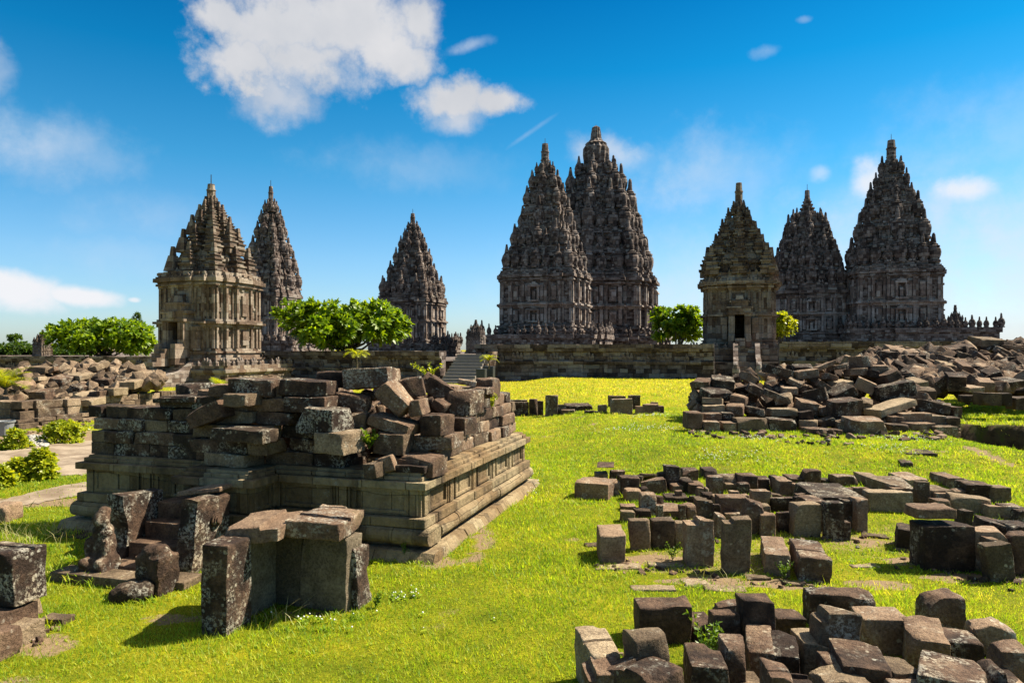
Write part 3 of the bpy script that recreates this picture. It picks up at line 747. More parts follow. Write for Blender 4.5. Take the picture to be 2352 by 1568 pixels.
terrace_wall('dark retaining wall with carved antefixes under the round leafy tree, left of the stairs', 57.5, 560, 1012, 2.84, step=1.9, seed=4)
terrace_wall('pale-footed retaining wall between the stairs and the small grey shrine', 60.5, 1092, 1640, 3.45, step=1.65, seed=5)
terrace_wall('retaining wall right of the small grey shrine, behind the heaps of fallen blocks', 60.5, 1790, 2800, 3.62, step=1.9, seed=6)

def square(w): return [(-w, -w), (w, -w), (w, w), (-w, w)]
def shrine_terrace(label, cx, Z, W, ztop, stairs_w, run, side_shift=(0, 0)):
    root = empty('shrine_terrace', ((cx - CX) / F * Z, Z, 0), GRID)
    tag(root, label, 'terrace', None, 'thing')
    mb = MB(); sx, sy = side_shift
    sq = lambda w: [(x + sx, y + sy) for x, y in square(w)]
    h = ztop
    for s, a, b in ((1.06, -.3, .16), (1.03, .155, .24), (1.05, .235, .32), (1.0, .315, .62), (1.03, .615, .68), (1.06, .675, .80), (1.02, .795, 1.0)): mb.prism(sq(W * s), h * a, h * b, 1, 1, .015)
    for i in range(40):
        q = random.choice((0, 1)); t = random.uniform(-W, W); z = random.uniform(.3, .6) * h
        if q == 0: mb.box(t + sx, -W + sy - .0, z, random.uniform(.4, .9), .1, .25)
        else: mb.box(W + sx, t + sy, z, .1, random.uniform(.4, .9), .25)
    mb.build('terrace_body', M['masonry_warm'], root)
    for k in range(11):
        for (x, y, rz) in (((k - 5) / 5 * W * .96, -W * .98, 0), (W * .98, (k - 5) / 5 * W * .96, math.pi / 2)):
            if random.random() < .25 or (rz == 0 and abs(x) < stairs_w * .8): continue
            o = bpy.data.objects.new('antefix', REL[k % 2]); o.parent = root; s = random.uniform(.55, .85); o.scale = (s, 1.6, s); o.location = (x + sx, y + sy, ztop - .02); o.rotation_euler = (0, R(random.uniform(-8, 8)), rz); link(o)
    mb = MB(); n = 8
    for k in range(n): mb.box(sx, sy - W * 1.0 - run * (1 - (k + .5) / n) / 2 - .05, -.2, stairs_w * 1.0, run * (1 - k / n) + .1, (ztop) * (k + 1) / n + .2)
    mb.build('steps', M['masonry_warm'], root)
    for q in (-1, 1):
        mb = MB(); x = sx + q * (stairs_w / 2 + .22); pr = []
        # curved stair wing: a wall whose top sweeps down and ends in a rounded newel
        top = []
        for i in range(13):
            t = i / 12; zz = ztop * 1.14 * (1 - t) ** 1.0 + ztop * .42 * t + ztop * .16 * math.sin(t * math.pi * 2.0 + 2.6) * t
            top.append((sy - W - run * 1.12 * t, max(.35, zz)))
        vs = [];
        for yy, zz in top:
            for dx in (-.2, .2): vs += [(x + dx, yy, -.2), (x + dx, yy, zz)]
        fs = []
        for i in range(12):
            a = i * 4; b = a + 4
            fs += [(a, a + 1, b + 1, b), (a + 2, b + 2, b + 3, a + 3), (a + 1, a + 3, b + 3, b + 1)]
        fs += [(0, 2, 3, 1), (48, 49, 51, 50)]
        mb.add(vs, fs); mb.lathe([(.30, -.2), (.34, .5), (.30, ztop * .45), (.18, ztop * .56), (.05, ztop * .6)], 10, (x, sy - W - run * 1.14, 0))
        mb.build('stair_wing', M['masonry'], root)
    return root
shrine_terrace('stepped stone terrace with rounded stair wings carrying the lit left shrine', 500, 59.5, 4.3, 1.72, 1.7, 2.6)
shrine_terrace('stone terrace with central steps carrying the small grey shrine', 1711, 64.5, 4.55, 3.1, 1.35, 3.0)

def balustrade(label, cx, Zc, half, y_top, y_base, pin_px, n, side=1):
    px = Zc / F; W = half * px / spread(cx) * .98
    root = empty('balustrade', ((cx - CX) * px, Zc, 0), GRID)
    tag(root, label, 'balustrade', 'pinnacled terraces round the towers', 'thing')
    near = Zc - W * .95; pz = near / F
    zt, zb = CAMH - (y_top - HY) * pz, 1.0
    mb = MB(); h = zt - zb
    for s, a, b in ((1.03, 0, .2), (1.0, .197, .5), (1.025, .497, .62), (1.0, .617, .86), (1.03, .857, 1.0)): mb.prism([(x * s, y * s) for x, y in cross_plan(W, (.34, .62, .9), (1.0, .96))], zb + h * a, zb + h * b, 1, 1, .02)
    stones_on(mb, cross_plan(1, (.34, .62, .9), (1.0, .96)), W, zb + h * .2, zt, 120, .9, (.03, .12))
    mb.build('terrace_body', M['masonry'], root)
    s = pin_px * pz / 1.72
    for k in range(n):
        t = (k + .5 + random.uniform(-.22, .22)) / n * 2 - 1
        for (x, y) in ((t * W, -W * (1.0 if abs(t) < .34 else .96 if abs(t) < .62 else .9)), (side * W * (1.0 if abs(t) < .34 else .96 if abs(t) < .62 else .9), t * W)):
            if random.random() < .07: continue
            pinnacle(root, x * .985, y * .985, zt, s * (1.25 if k % 4 == 1 else 1.0), 'round', M['pinnacle'], tall=random.uniform(.9, 1.1))
balustrade('terrace edged with pinnacles round the two tall central towers', 1258, 112, 150, 768, 800, 26, 17)
balustrade('pinnacled terrace below the tallest tower, right of the broad central one', 1392, 150, 150, 772, 800, 22, 19)
balustrade('pinnacled terrace at the far right, reaching past the rightmost tower', 2080, 114, 166, 752, 800, 26, 22, -1)
balustrade('low terrace with close pinnacles below the slender isolated tower', 955, 116, 100, 788, 812, 24, 14)
balustrade('terrace with pinnacles behind the lit left shrine', 650, 92, 108, 782, 815, 24, 12)
balustrade('pinnacled terrace under the bluish tower behind the grey shrine', 1850, 122, 100, 776, 800, 22, 12, -1)
temple('gate_turret', 'small gate turret with stepped cap above the stone stairs', 1093, 72, 812, 803, 790, 780, 771, 22, [(758, 21), (748, 13)], 734, M['masonry'], 3, dense=.25, group='small corner turrets')
temple('gate_turret', 'small square turret by the leafy tree at the far left', 98, 82, 825, 814, 805, 796, 787, 19, [(776, 18), (768, 11)], 757, M['masonry'], 2.5, pin='square', dense=.25, group='small corner turrets')
temple('gate_turret', 'small spired turret on the terrace right of the rightmost tower', 2194, 104, 760, 752, 746, 741, 736, 15, [(727, 16), (719, 9)], 700, M['masonry'], 3, dense=.2, group='small corner turrets')

def stairs():
    Z = 58.5; p = at(1046, 868, Z)
    root = empty('stone_stairs', (p.x, p.y - .5, 0), GRID)
    tag(root, 'broad flight of grey stone steps leading up to the temple court', 'stairs', None, 'thing')
    mb = MB(); n = 10; top = 2.55
    for k in range(n):
        mb.box(0, (k + .5) * .17 * 2 + 1.5 - k * .02, -.3, 2.9 + random.uniform(-.02, .02), 3.4 - k * .3, .3 + top * (k + 1) / n); 
    mb.build('steps', plain_material('step_stone', (.17, .15, .13), .9, var=.35, scale=3), root)
    mb = MB()
    for k in range(n): mb.box(1.62, 1.7 + k * .32 + .5, -.3, .42, 1.4, .55 + top * (k + 1) / n)
    mb.build('side_wall', M['masonry_warm'], root)
stairs()

# ------------------------------------------------------------------ trees and plants
def leaf_cloud(points, normals, n_leaf, ln, wd, rnd, spread_=.9, droop=.25):
    """leaves in rosettes: each leaf two joined quads bent along its midrib"""
    V = []; I = []
    for p, nn in zip(points, normals):
        a = nn.orthogonal().normalized(); b = nn.cross(a)
        ph = rnd.uniform(0, 6.28)
        for k in range(n_leaf):
            t = ph + k * 2.4 + rnd.uniform(-.3, .3); tilt = rnd.uniform(.25, 1.25) * spread_
            d = (nn * math.cos(tilt) + (a * math.cos(t) + b * math.sin(t)) * math.sin(tilt)).normalized()
            w = d.cross(nn); w = w.normalized() if w.length > 1e-4 else a
            l = ln * rnd.uniform(.7, 1.15); h = wd * rnd.uniform(.8, 1.15) / 2
            up = w.cross(d).normalized()
            m1 = p + d * l * .5 + up * l * .05; e = p + d * l - Vector((0, 0, l * droop * rnd.random()))
            i0 = len(V)
            V += [p + w * h * .25, p - w * h * .25, m1 - w * h, m1 + w * h, e - w * h * .3, e + w * h * .3]
            I += [i0, i0 + 1, i0 + 2, i0 + 3, i0 + 3, i0 + 2, i0 + 4, i0 + 5]
    return V, I
def rosette_tree(name, label, x, Z, y_foot, z_foot, cx, cy, rx, ry, n, mat, leaf=.40, seed=1, lumps=9, group='leafy trees', n_leaf=11, limbs=14, depth=.9):
    rnd = random.Random(seed); px = Z / F
    foot = at(x, y_foot, Z); foot.z = z_foot
    root = empty(name, foot); tag(root, label, 'tree', group, 'thing')
    c = at(cx, cy, Z) - foot; rx *= px; ry *= px; rz = rx * depth
    blobs = []
    for k in (-.38, 0, .38): blobs.append((c + Vector((k * rx, 0, .12 * ry)), Vector((rx * .48, rz * .55, ry * .74))))
    for k in range(lumps):
        a = rnd.uniform(0, 6.28); r = math.sqrt(rnd.random()) * .72
        q = Vector((math.cos(a) * r * rx, math.sin(a) * r * rz, ry * rnd.uniform(-.35, .45) * (1 - r * .5)))
        blobs.append((c + q, Vector((rx * rnd.uniform(.26, .42), rz * rnd.uniform(.26, .42), ry * rnd.uniform(.42, .62)))))
    P, N = [], []
    while len(P) < n:
        bc, br = rnd.choice(blobs)
        d = Vector((rnd.gauss(0, 1), rnd.gauss(0, 1), rnd.gauss(0, 1))).normalized()
        rad = rnd.uniform(.55, 1.0) ** .5
        p = bc + Vector((d.x * br.x, d.y * br.y, d.z * br.z)) * rad
        if p.z < c.z - ry * .80 - .15 * rnd.random(): continue
        if mn.noise(p * (2.2 / rx * 2)) < -.08: continue
        P.append(p); N.append((d * .8 + (p - c).normalized() * .5 + Vector((0, 0, .75))).normalized())
    V, I = leaf_cloud(P, N, n_leaf, leaf, leaf * .42, rnd)
    big_mesh('crown', V, 4, I, mat, root)
    mb = MB(); fork = Vector((0, 0, max(.4, (c.z - ry) * .55)))
    mb.tube([(0, 0, -.3), fork * .5 + Vector((rnd.uniform(-.1, .1), 0, 0)), fork], .035 * rx + .08, .026 * rx + .06, 8)
    for k in range(limbs):
        e = rnd.choice(P); e = Vector((e.x * .82, e.y * .82, e.z - .08 * ry))
        m1 = fork.lerp(e, .4) + Vector((0, 0, -.12 * (e - fork).length)); m2 = fork.lerp(e, .75) + Vector((0, 0, -.04))
        mb.tube([fork, m1, m2, e], .02 * rx + .04, .02, 5)
    mb.build('trunk', M['bark'], root, True)
    return root
rosette_tree('leafy_tree', 'wide low bright green leafy tree behind the far-left wall', 245, 79, 822, TERR, 240, 776, 126, 44, 1000, M['leaf'], .74, 2, 18)
rosette_tree('leafy_tree', 'round-topped bright leafy tree with forked bare trunk beside the slim tower', 800, 68, 806, TERR + .6, 782, 744, 150, 62, 1150, M['leaf'], .74, 5, 20, limbs=24, n_leaf=12)
rosette_tree('leafy_tree', 'small leafy tree left of the grey shrine, against the sky', 1552, 72, 800, TERR, 1556, 744, 62, 48, 420, M['leaf'], .66, 8, 11)
rosette_tree('leafy_tree', 'yellow-green tree half hidden behind the grey shrine, on its right', 1790, 76, 800, TERR, 1786, 748, 44, 40, 300, M['leaf_bush'], .5, 9, 7)
rosette_tree('far_tree', 'dense distant dark tree left of the small square turret', 30, 130, 825, 0, 25, 806, 60, 22, 420, M['leaf_dark'], .8, 12, 8, 'distant trees')
rosette_tree('far_tree', 'tiny flat-topped tree rising over the distant trees', 30, 135, 825, 0, 32, 776, 13, 6, 50, M['leaf_dark'], .7, 13, 4, 'distant trees')
rosette_tree('far_tree', 'low distant green clump between the turret and the wide tree', 165, 128, 825, 0, 150, 812, 60, 16, 300, M['leaf_dark'], .8, 14, 8, 'distant trees')
def araucaria():
    rnd = random.Random(4); Z = 96; foot = at(313, 815, Z); foot.z = TERR
    root = empty('bare_conifer', foot); tag(root, 'thin sparse conifer with level branches above the wide tree', 'tree', None, 'thing')
    px = Z / F; H = (815 - 712) * px
    mb = MB(); mb.tube([(0, 0, -.5), (.05, 0, H * .5), (0, 0, H)], .12, .03, 6); mb.build('trunk', M['bark'], root)
    mb = MB(); P = []; N = []
    for k in range(13):
        z = H * (.42 + .58 * k / 13)
        for j in range(5):
            a = rnd.uniform(0, 6.28); l = (23 * px) * (1.05 - k / 14) * rnd.uniform(.6, 1.1)
            e = Vector((math.cos(a) * l, math.sin(a) * l, z + l * .22)); mb.tube([(0, 0, z), Vector((math.cos(a) * l * .6, math.sin(a) * l * .6, z + l * .02)), e], .04, .015, 4)
            for t in (.6, .75, .9, 1): P.append(Vector((0, 0, z)).lerp(e, t)); N.append(Vector((math.cos(a), math.sin(a), .5)).normalized())
    mb.build('branch_whorls', M['bark'], root)
    V, I = leaf_cloud(P, N, 5, .42, .09, rnd); big_mesh('needles', V, 4, I, M['leaf_dark'], root)
araucaria()

def frond_plant(name, label, base, H, n, ln, cat, mat, seed=1, trunk=0.0, arch=.9, wd=.05, group=None, upright=.5, pieces=26):
    """palm or cycad: fronds are arching ribs with paired leaflets"""
    rnd = random.Random(seed); root = empty(name, base); tag(root, label, cat, group, 'thing')
    V = []; I = []; mb = MB()
    if trunk: mb.tube([(0, 0, -.05), (.02, 0, trunk * .5), (0, 0, trunk)], .05 * ln + .02, .03 * ln + .015, 7)
    for k in range(n):
        a = k * 2.4 + rnd.uniform(-.25, .25); el_ = upright * rnd.uniform(.55, 1.35); l = ln * rnd.uniform(.8, 1.1)
        p = Vector((0, 0, trunk)); pts = [p.copy()]
        for s in range(10):
            e = el_ - arch * 1.9 * (s / 9) ** 1.3
            p = p + Vector((math.cos(a) * math.cos(e), math.sin(a) * math.cos(e), math.sin(e))) * l / 10; pts.append(p.copy())
        mb.tube(pts, .012 * ln + .004, .003, 4)
        side = Vector((-math.sin(a), math.cos(a), 0))
        for s in range(pieces):
            t = .12 + .88 * s / pieces; i = min(9, int(t * 10)); q = pts[i].lerp(pts[i + 1], t * 10 - i); fw = (pts[i + 1] - pts[i]).normalized()
            up = side.cross(fw) * -1
            ll = l * .34 * math.sin(math.pi * (.12 + .82 * t)) * rnd.uniform(.85, 1.1)
            for sg in (-1, 1):
                d = (side * sg * .8 + fw * .75 + up * rnd.uniform(.0, .35)).normalized(); e = q + d * ll - Vector((0, 0, .12 * ll)); w = fw * wd * ln * .5
                i0 = len(V); V += [q - w, q + w, e + w * .25, e - w * .25]; I += [i0, i0 + 1, i0 + 2, i0 + 3]
    big_mesh('fronds', V, 4, I, mat, root); mb.build('stem', M['bark'] if trunk else mat, root)
    return root
def ground_z(p): return Vector((p.x, p.y, terrain(p.x, p.y)))
p = at(820, 850, 46); frond_plant('young_palm', 'young yellow-green palm on a thin stem behind the ruin, below the round tree', Vector((p.x, p.y, p.z)), 1, 13, .95, 'palm', M['leaf_palm'], 3, .95, .75, group='young palms', upright=.75)
p = at(1123, 846, 48); frond_plant('young_palm', 'young yellow-green palm growing in the dark planter by the stairs', p, 1, 13, .85, 'palm', M['leaf_palm'], 4, .5, .75, group='young palms', upright=.85)
p = at(512, 905, 22); frond_plant('cycad', 'bright cycad with stiff fronds rising behind the ruin wall', Vector((p.x, p.y, p.z)), 1, 18, .72, 'plant', M['leaf_palm'], 5, 0, .42, .03, upright=1.0)
p = at(12, 890, 30); frond_plant('palm', 'fan of yellow-green palm fronds at the left edge above the tumbled stones', Vector((p.x, p.y, p.z - .3)), 1, 22, 1.35, 'palm', M['leaf_palm'], 6, 0.2, .62, .03, upright=1.0)
for (x, y0, y1, w, Z, lab) in ((1106, 847, 868, 21, 50.0, 'lower square dark planter box beside the stone stairs'), (1124, 841, 868, 23, 51.5, 'taller square dark planter box holding a young palm')):
    px = Z / F; p = at(x, y1, Z); root = empty('planter', (p.x, p.y, 0), -12); tag(root, lab, 'planter', 'dark planters by the stairs', 'thing')
    h = CAMH - (y0 - HY) * px; w *= px
    mb = MB(); mb.box(0, 0, .05, w * .94, w * .94, h - .12, 0, 1.04); mb.build('pot', M['black_pot'], root)
    mb = MB(); mb.prism(square(w * .5), h - .12, h); mb.build('rim', M['black_pot'], root)
def grey_pot():
    p = ground_at(10, 1000); px = p.y / F
    root = empty('flower_pot', p); tag(root, 'large round grey flower pot at the left edge of the walk', 'pot', None, 'thing')
    mb = MB(); r = 20 * px; h = 34 * px; mb.lathe([(r * .78, 0), (r * .8, .02), (r * .97, h * .9), (r * 1.08, h * .9), (r * 1.1, h), (r * .98, h), (r * .9, h * .86)], 20); mb.build('pot_body', M['grey_pot'], root, False)
    mb = MB(); mb.lathe([(r * .93, h * .84), (r * .9, h * .88), (.01, h * .9)], 16); mb.build('soil', M['interior'], root)
grey_pot()
def bush(label, x0, x1, y0, y1, n, seed, mat='leaf_bush', leaf=.14, cat='shrub', name='shrub', group='clipped shrubs by the walk'):
    p = ground_at((x0 + x1) / 2, y1); px = p.y / F; rnd = random.Random(seed)
    root = empty(name, p); tag(root, label, cat, group, 'thing')
    rx, h = (x1 - x0) / 2 * px, (y1 - y0) * px; P = []; N = []
    for _ in range(n):
        a = rnd.uniform(0, 6.28); z = rnd.random(); r = math.sqrt(max(0, 1 - (z * 1.05 - .1) ** 2)) * rnd.uniform(.5, 1.08) * (.85 + .45 * mn.noise(Vector((math.cos(a) * 2.2, math.sin(a) * 2.2, z * 2 + seed))))
        q = Vector((math.cos(a) * r * rx, math.sin(a) * r * rx * .8, z * h * (1 + .18 * mn.noise(Vector((math.cos(a) * 2, math.sin(a) * 2, seed)))))); P.append(q); N.append((Vector((math.cos(a), math.sin(a), .5 + z))).normalized())
    V, I = leaf_cloud(P, N, 6, leaf, leaf * .5, rnd); big_mesh('foliage', V, 4, I, M[mat], root)
    mb = MB()
    for k in range(7):
        e = rnd.choice(P); mb.tube([(rnd.uniform(-.1, .1) * rx, rnd.uniform(-.1, .1) * rx, -.05), e * .5, e * .9], .018, .008, 4)
    mb.build('stem', M['bark'], root)
bush('round yellow-green shrub against the left corner of the ruin', 96, 198, 972, 1016, 380, 1)
bush('small round shrub next to the grey pot and pebbles', 8, 62, 990, 1030, 180, 2)
bush('taller right half of the loose shrub pair on the pale walk', 62, 130, 1038, 1100, 240, 3)
bush('lower left half of the loose shrub pair on the pale walk', 10, 78, 1058, 1104, 200, 4)
bush('shrub cut off by the left edge of the view', -40, 24, 1075, 1118, 240, 5)

# ------------------------------------------------------------------ loose stone blocks
def block_geometry(L, D, H, seed, r=.019, rough=.010, step=None, groove=None, chips=3, boulder=0.0, taper=None, fine=True):
    """verts, faces of a worn block standing on z = 0: rounded chipped edges, broken corners, optional step or groove cut in the top"""
    rnd = random.Random(seed)
    r = min(r, .28 * min(L, D, H))
    def lines(s, extra=()):
        h = s / 2; n = max(2, min(9 if fine else 3, int(s / .075)))
        base = [-h, -h + r * .45, -h + r * 1.25, h - r * 1.25, h - r * .45, h] if fine else [-h, -h + r, h - r, h]
        q = sorted(set([round(v, 4) for v in base + [(-h + r * 1.25) + (s - 2.5 * r) * i / n for i in range(1, n)] + list(extra)]))
        out = [q[0]]
        for v in q[1:]:
            if v - out[-1] > .004: out.append(v)
        out[-1] = h
        return out
    ex, ez = [], []
    if step: ex = [step[0] * L / 2 - .006, step[0] * L / 2 + .006]; ez = [H / 2 - step[1] * H]
    if groove: ey = [groove[0] * D / 2 - groove[1] * D / 2, groove[0] * D / 2 + groove[1] * D / 2]; ey = [ey[0] - .006, ey[0] + .006, ey[1] - .006, ey[1] + .006]
    else: ey = []
    xs, ys, zs = lines(L, ex), lines(D, ey), lines(H, ez)
    ids = {}; V = []; Fc = []
    def vid(i, j, k):
        key = (i, j, k)
        if key not in ids: ids[key] = len(V); V.append([xs[i], ys[j], zs[k]])
        return ids[key]
    nx, ny, nz = len(xs) - 1, len(ys) - 1, len(zs) - 1
    for i in range(nx):
        for j in range(ny):
            Fc.append((vid(i, j, 0), vid(i, j + 1, 0), vid(i + 1, j + 1, 0), vid(i + 1, j, 0))); Fc.append((vid(i, j, nz), vid(i + 1, j, nz), vid(i + 1, j + 1, nz), vid(i, j + 1, nz)))
    for i in range(nx):
        for k in range(nz):
            Fc.append((vid(i, 0, k), vid(i + 1, 0, k), vid(i + 1, 0, k + 1), vid(i, 0, k + 1))); Fc.append((vid(i, ny, k), vid(i, ny, k + 1), vid(i + 1, ny, k + 1), vid(i + 1, ny, k)))
    for j in range(ny):
        for k in range(nz):
            Fc.append((vid(0, j, k), vid(0, j, k + 1), vid(0, j + 1, k + 1), vid(0, j + 1, k))); Fc.append((vid(nx, j, k), vid(nx, j + 1, k), vid(nx, j + 1, k + 1), vid(nx, j, k + 1)))
    P = np.array(V); h = np.array([L, D, H]) / 2
    off = Vector((rnd.uniform(0, 90), rnd.uniform(0, 90), rnd.uniform(0, 90)))
    nz1 = np.array([mn.noise(Vector(p) * 4.0 + off) for p in V])
    nz2 = np.array([mn.noise(Vector(p) * 11.0 + off) for p in V])
    rr = r * np.clip(.7 + 1.3 * nz1 + 1.5 * np.clip(nz2 - .15, 0, 1) * 2, .25, 3.0)
    if boulder: rr = rr + boulder * min(L, D, H) * .42
    if step:
        cut = (P[:, 0] * (1 if step[0] >= 0 else -1) > abs(step[0]) * L / 2 - .001) if True else None
        P[:, 2] = np.where(cut, np.minimum(P[:, 2], H / 2 - step[1] * H), P[:, 2])
    if groove:
        cut = np.abs(P[:, 1] - groove[0] * D / 2) < groove[1] * D / 2
        P[:, 2] = np.where(cut, np.minimum(P[:, 2], H / 2 - groove[2]), P[:, 2])
    Q = np.clip(P, -(h - rr[:, None]), h - rr[:, None]); d = P - Q; n = np.linalg.norm(d, axis=1)
    k = n > 1e-6
    P[k] = Q[k] + d[k] / n[k][:, None] * np.minimum(n[k], rr[k])[:, None]
    for _ in range(chips if rnd.random() < .85 else 0):          # broken corners and edges
        c = np.array([rnd.choice((-1, 1)), rnd.choice((-1, 1)), rnd.choice((-1, 1, 1))]) * h
        nn = np.array([c[i] / h[i] * rnd.uniform(.1, 1.0) for i in range(3)]); nn /= np.linalg.norm(nn)
        o = nn @ c - rnd.uniform(.05, .36) * min(L, D, H)
        e = P @ nn - o; e += .012 * nz1
        P = np.where((e > 0)[:, None], P - nn * e[:, None] * .95, P)
    if taper: P[:, 0] *= 1 + taper[0] * P[:, 2] / H; P[:, 1] *= 1 + taper[1] * P[:, 2] / H
    sk = rnd.uniform(-.035, .035); P[:, 0] += sk * P[:, 2]; P[:, 2] += rnd.uniform(-.03, .03) * P[:, 0] * (P[:, 2] > 0)
    Vn = np.array([mn.noise_vector(Vector(p) * 7.0 + off) * rough + mn.noise_vector(Vector(p) * 15.0 + off) * rough * .5 + mn.noise_vector(Vector(p) * 2.3 + off) * rough * 1.8 for p in P])
    P += Vn
    P[:, 2] += H / 2
    return P, Fc
BLOCKS = []                                          # [object, cluster, row, look]
def block(L, D, H, loc, yaw=0.0, tilt=(0, 0), mat='stone', seed=None, cluster=None, row='', look=None, name='stone_block', cat='stone block', **kw):
    """one stone; loc is the middle of its foot, yaw in degrees anticlockwise, tilt = (pitch, roll) in degrees"""
    seed = len(BLOCKS) * 13 + 5 if seed is None else seed
    V, Fc = block_geometry(L, D, H, seed, **kw)
    o = obj_from(name, V, Fc, M[mat], None, True)
    o.data.set_sharp_from_angle(angle=R(30))
    o.location = loc; o.rotation_euler = (R(tilt[0]), R(tilt[1]), R(yaw))
    tag(o, None, cat, None, 'thing')
    if look is None:
        slim, flat, long_ = H > 1.35 * L, H < .45 * min(L, D), max(L, D) > 2.2 * min(L, D, H)
        t = abs(tilt[0]) + abs(tilt[1])
        look = {'stone': 'dark', 'stone_lichen': 'lichen-spotted', 'stone_crust': 'white-crusted', 'stone_pale': 'pale tan', 'stone_grey': 'grey', 'stone_smooth': 'smooth grey'}[mat] + ' '
        if boulderish(kw): look += 'rounded stone'
        elif kw.get('step'): look += 'step-cut block'
        elif kw.get('groove'): look += 'grooved block'
        elif t > 14: look += 'tilted block'
        elif slim: look += 'upright block'
        elif flat: look += 'flat slab'
        elif long_: look += 'long block'
        else: look += 'squared block'
    BLOCKS.append([o, cluster, row, look])
    return o
def boulderish(kw): return kw.get('boulder', 0) > .3
def screen_x(o): return CX + F * o.location.x / max(.1, o.location.y)
ORD = ['first', 'second', 'third', 'fourth', 'fifth', 'sixth', 'seventh', 'eighth', 'ninth', 'tenth', 'eleventh', 'twelfth', 'thirteenth', 'fourteenth', 'fifteenth', 'sixteenth', 'seventeenth', 'eighteenth', 'nineteenth', 'twentieth'] + ['twenty-' + w for w in ('first', 'second', 'third', 'fourth', 'fifth', 'sixth', 'seventh', 'eighth', 'ninth')]
def label_blocks():
    rows = {}
    for b in BLOCKS: rows.setdefault((b[1], b[2]), []).append(b)
    for (cl, row), bs in rows.items():
        if cl is None: continue
        bs.sort(key=lambda b: screen_x(b[0]))
        for i, (o, _, _, look) in enumerate(bs):
            row2 = row.replace('the ', '')
            w = f"{look}, {ORD[min(i, len(ORD) - 1)]} from left in {row2 + ' of ' if row else ''}{cl.replace('the ', '', 1)}" if len(bs) > 1 else f"{look} in {row} of {cl}"
            o['label'] = w
            o['group'] = 'blocks of ' + cl
class Crop:
    """reads positions off an enlarged piece of the picture: origin in the 2560 px picture and enlargement"""
    def __init__(self, x0, y0, s): self.x0, self.y0, self.s = x0, y0, s
    def __call__(self, x, y): return (self.x0 + x / self.s) * .91875, (self.y0 + y / self.s) * .91875
def stand(crop, x0, x1, yf, yb, foot, yaw=0.0, mat=None, tilt=(0, 0), cluster=None, row='', base=None, look=None, **kw):
    """A block from its visible outline: x0..x1 is the front top edge, yf its height, yb the back top edge; foot is the height of
    the bottom edge in the crop (> 5) or the block's height in metres (< 5) when the bottom is hidden."""
    xa, ya = crop(x0, yf); xb, _ = crop(x1, yf); _, yk = crop(x0, yb); xc = (xa + xb) / 2
    if base is not None: Z, zb = base[0], base[1]; H = CAMH - (ya - HY) / F * Z - zb
    elif foot > 5:
        _, yfoot = crop(x0, foot); g = ground_at(xc, yfoot); Z, zb = g.y, g.z; H = (yfoot - ya) / F * Z
    else:
        H = foot; Z = 12.0
        for _ in range(30):
            zb = terrain((xc - CX) / F * Z, Z); Z += (F * (CAMH - zb - H) / (ya - HY) - Z) * .6
    zt = zb + H
    Zb = F * (CAMH - zt) / max(4.0, yk - HY)
    Dp = min(max(Zb - Z, .16), 1.6)
    w = (xb - xa) / F * Z
    c = math.cos(R(yaw)); s = abs(math.sin(R(yaw)))
    L = w / max(.6, c + s * .25)
    p = Vector(((xc - CX) / F * Z, Z, zb - .03))
    ctr = p + Vector((-math.sin(R(yaw)) * Dp / 2 + 0, math.cos(R(yaw)) * Dp / 2, 0))
    if mat is None: mat = random.choices(('stone', 'stone_lichen', 'stone_grey', 'stone_pale'), (6, 2, 1, .7))[0]
    return block(L, Dp, H + .03, ctr, yaw, tilt, mat, cluster=cluster, row=row, look=look, **kw)

# ---- near cluster at the bottom right corner
c4, c5 = Crop(1440, 1420, 4.055), Crop(1980, 1420, 4.055)
NEAR = 'the near stone field'
def near(row, lst, crop):
    for e in lst:
        kw = dict(e[6]) if len(e) > 6 else {}
        if not kw and random.random() < .45: kw = random.choice((dict(groove=(random.uniform(-.4, .4), .07, .025)), dict(step=(random.choice((-.55, .5, .6)), random.uniform(.08, .2))), dict(groove=(.5, .3, .03))))
        stand(crop, *e[:5], e[5], cluster=NEAR, row=row, **kw)
near('the back row', [
    (640, 1172, 400, 283, 770, 0, dict(mat='stone_lichen')), (1425, 1700, 378, 300, .42, -2), (1700, 2020, 350, 240, .62, -4), (2032, 2335, 510, 400, 735, 2)], c4)
near('the back row', [
    (185, 845, 265, 190, 600, -3, dict(mat='stone')), (1400, 1765, 300, 192, 640, -3, dict(mat='stone')), (1860, 2335, 610, 500, 920, -8, dict(mat='stone', boulder=.55, rough=.03))], c5)
near('the second row', [
    (1182, 1445, 605, 408, 760, 3), (1385, 1680, 462, 428, .5, 4), (1740, 2000, 770, 560, .40, -16, dict(tilt=(10, 0), mat='stone')), (1985, 2262, 790, 592, .40, -18, dict(tilt=(12, 0)))], c4)
near('the second row', [
    (280, 692, 470, 355, .60, -4, dict(step=(-.62, .12))), (735, 1195, 520, 385, 880, -5, dict(mat='stone')), (1180, 1560, 690, 460, .34, -22, dict(tilt=(6, 3))), (1560, 1935, 752, 592, 1000, -14), (2135, 2420, 845, 700, .5, -14)], c5)
near('the middle row', [
    (165, 505, 880, 575, .46, 8), (610, 985, 705, 548, .66, 12, dict(mat='stone_pale')), (1472, 1720, 805, 622, .52, -10), (1640, 2090, 885, 772, 1020, -2, dict(mat='stone_lichen')), (2100, 2500, 862, 785, 1090, -2)], c4)
near('the middle row', [
    (115, 482, 765, 600, .34, -4, dict(mat='stone_pale')), (345, 545, 965, 822, .36, -8), (520, 1025, 1010, 715, .42, -14, dict(mat='stone_lichen')), (1020, 1320, 1060, 872, .38, 2, dict(mat='stone_pale'))], c5)
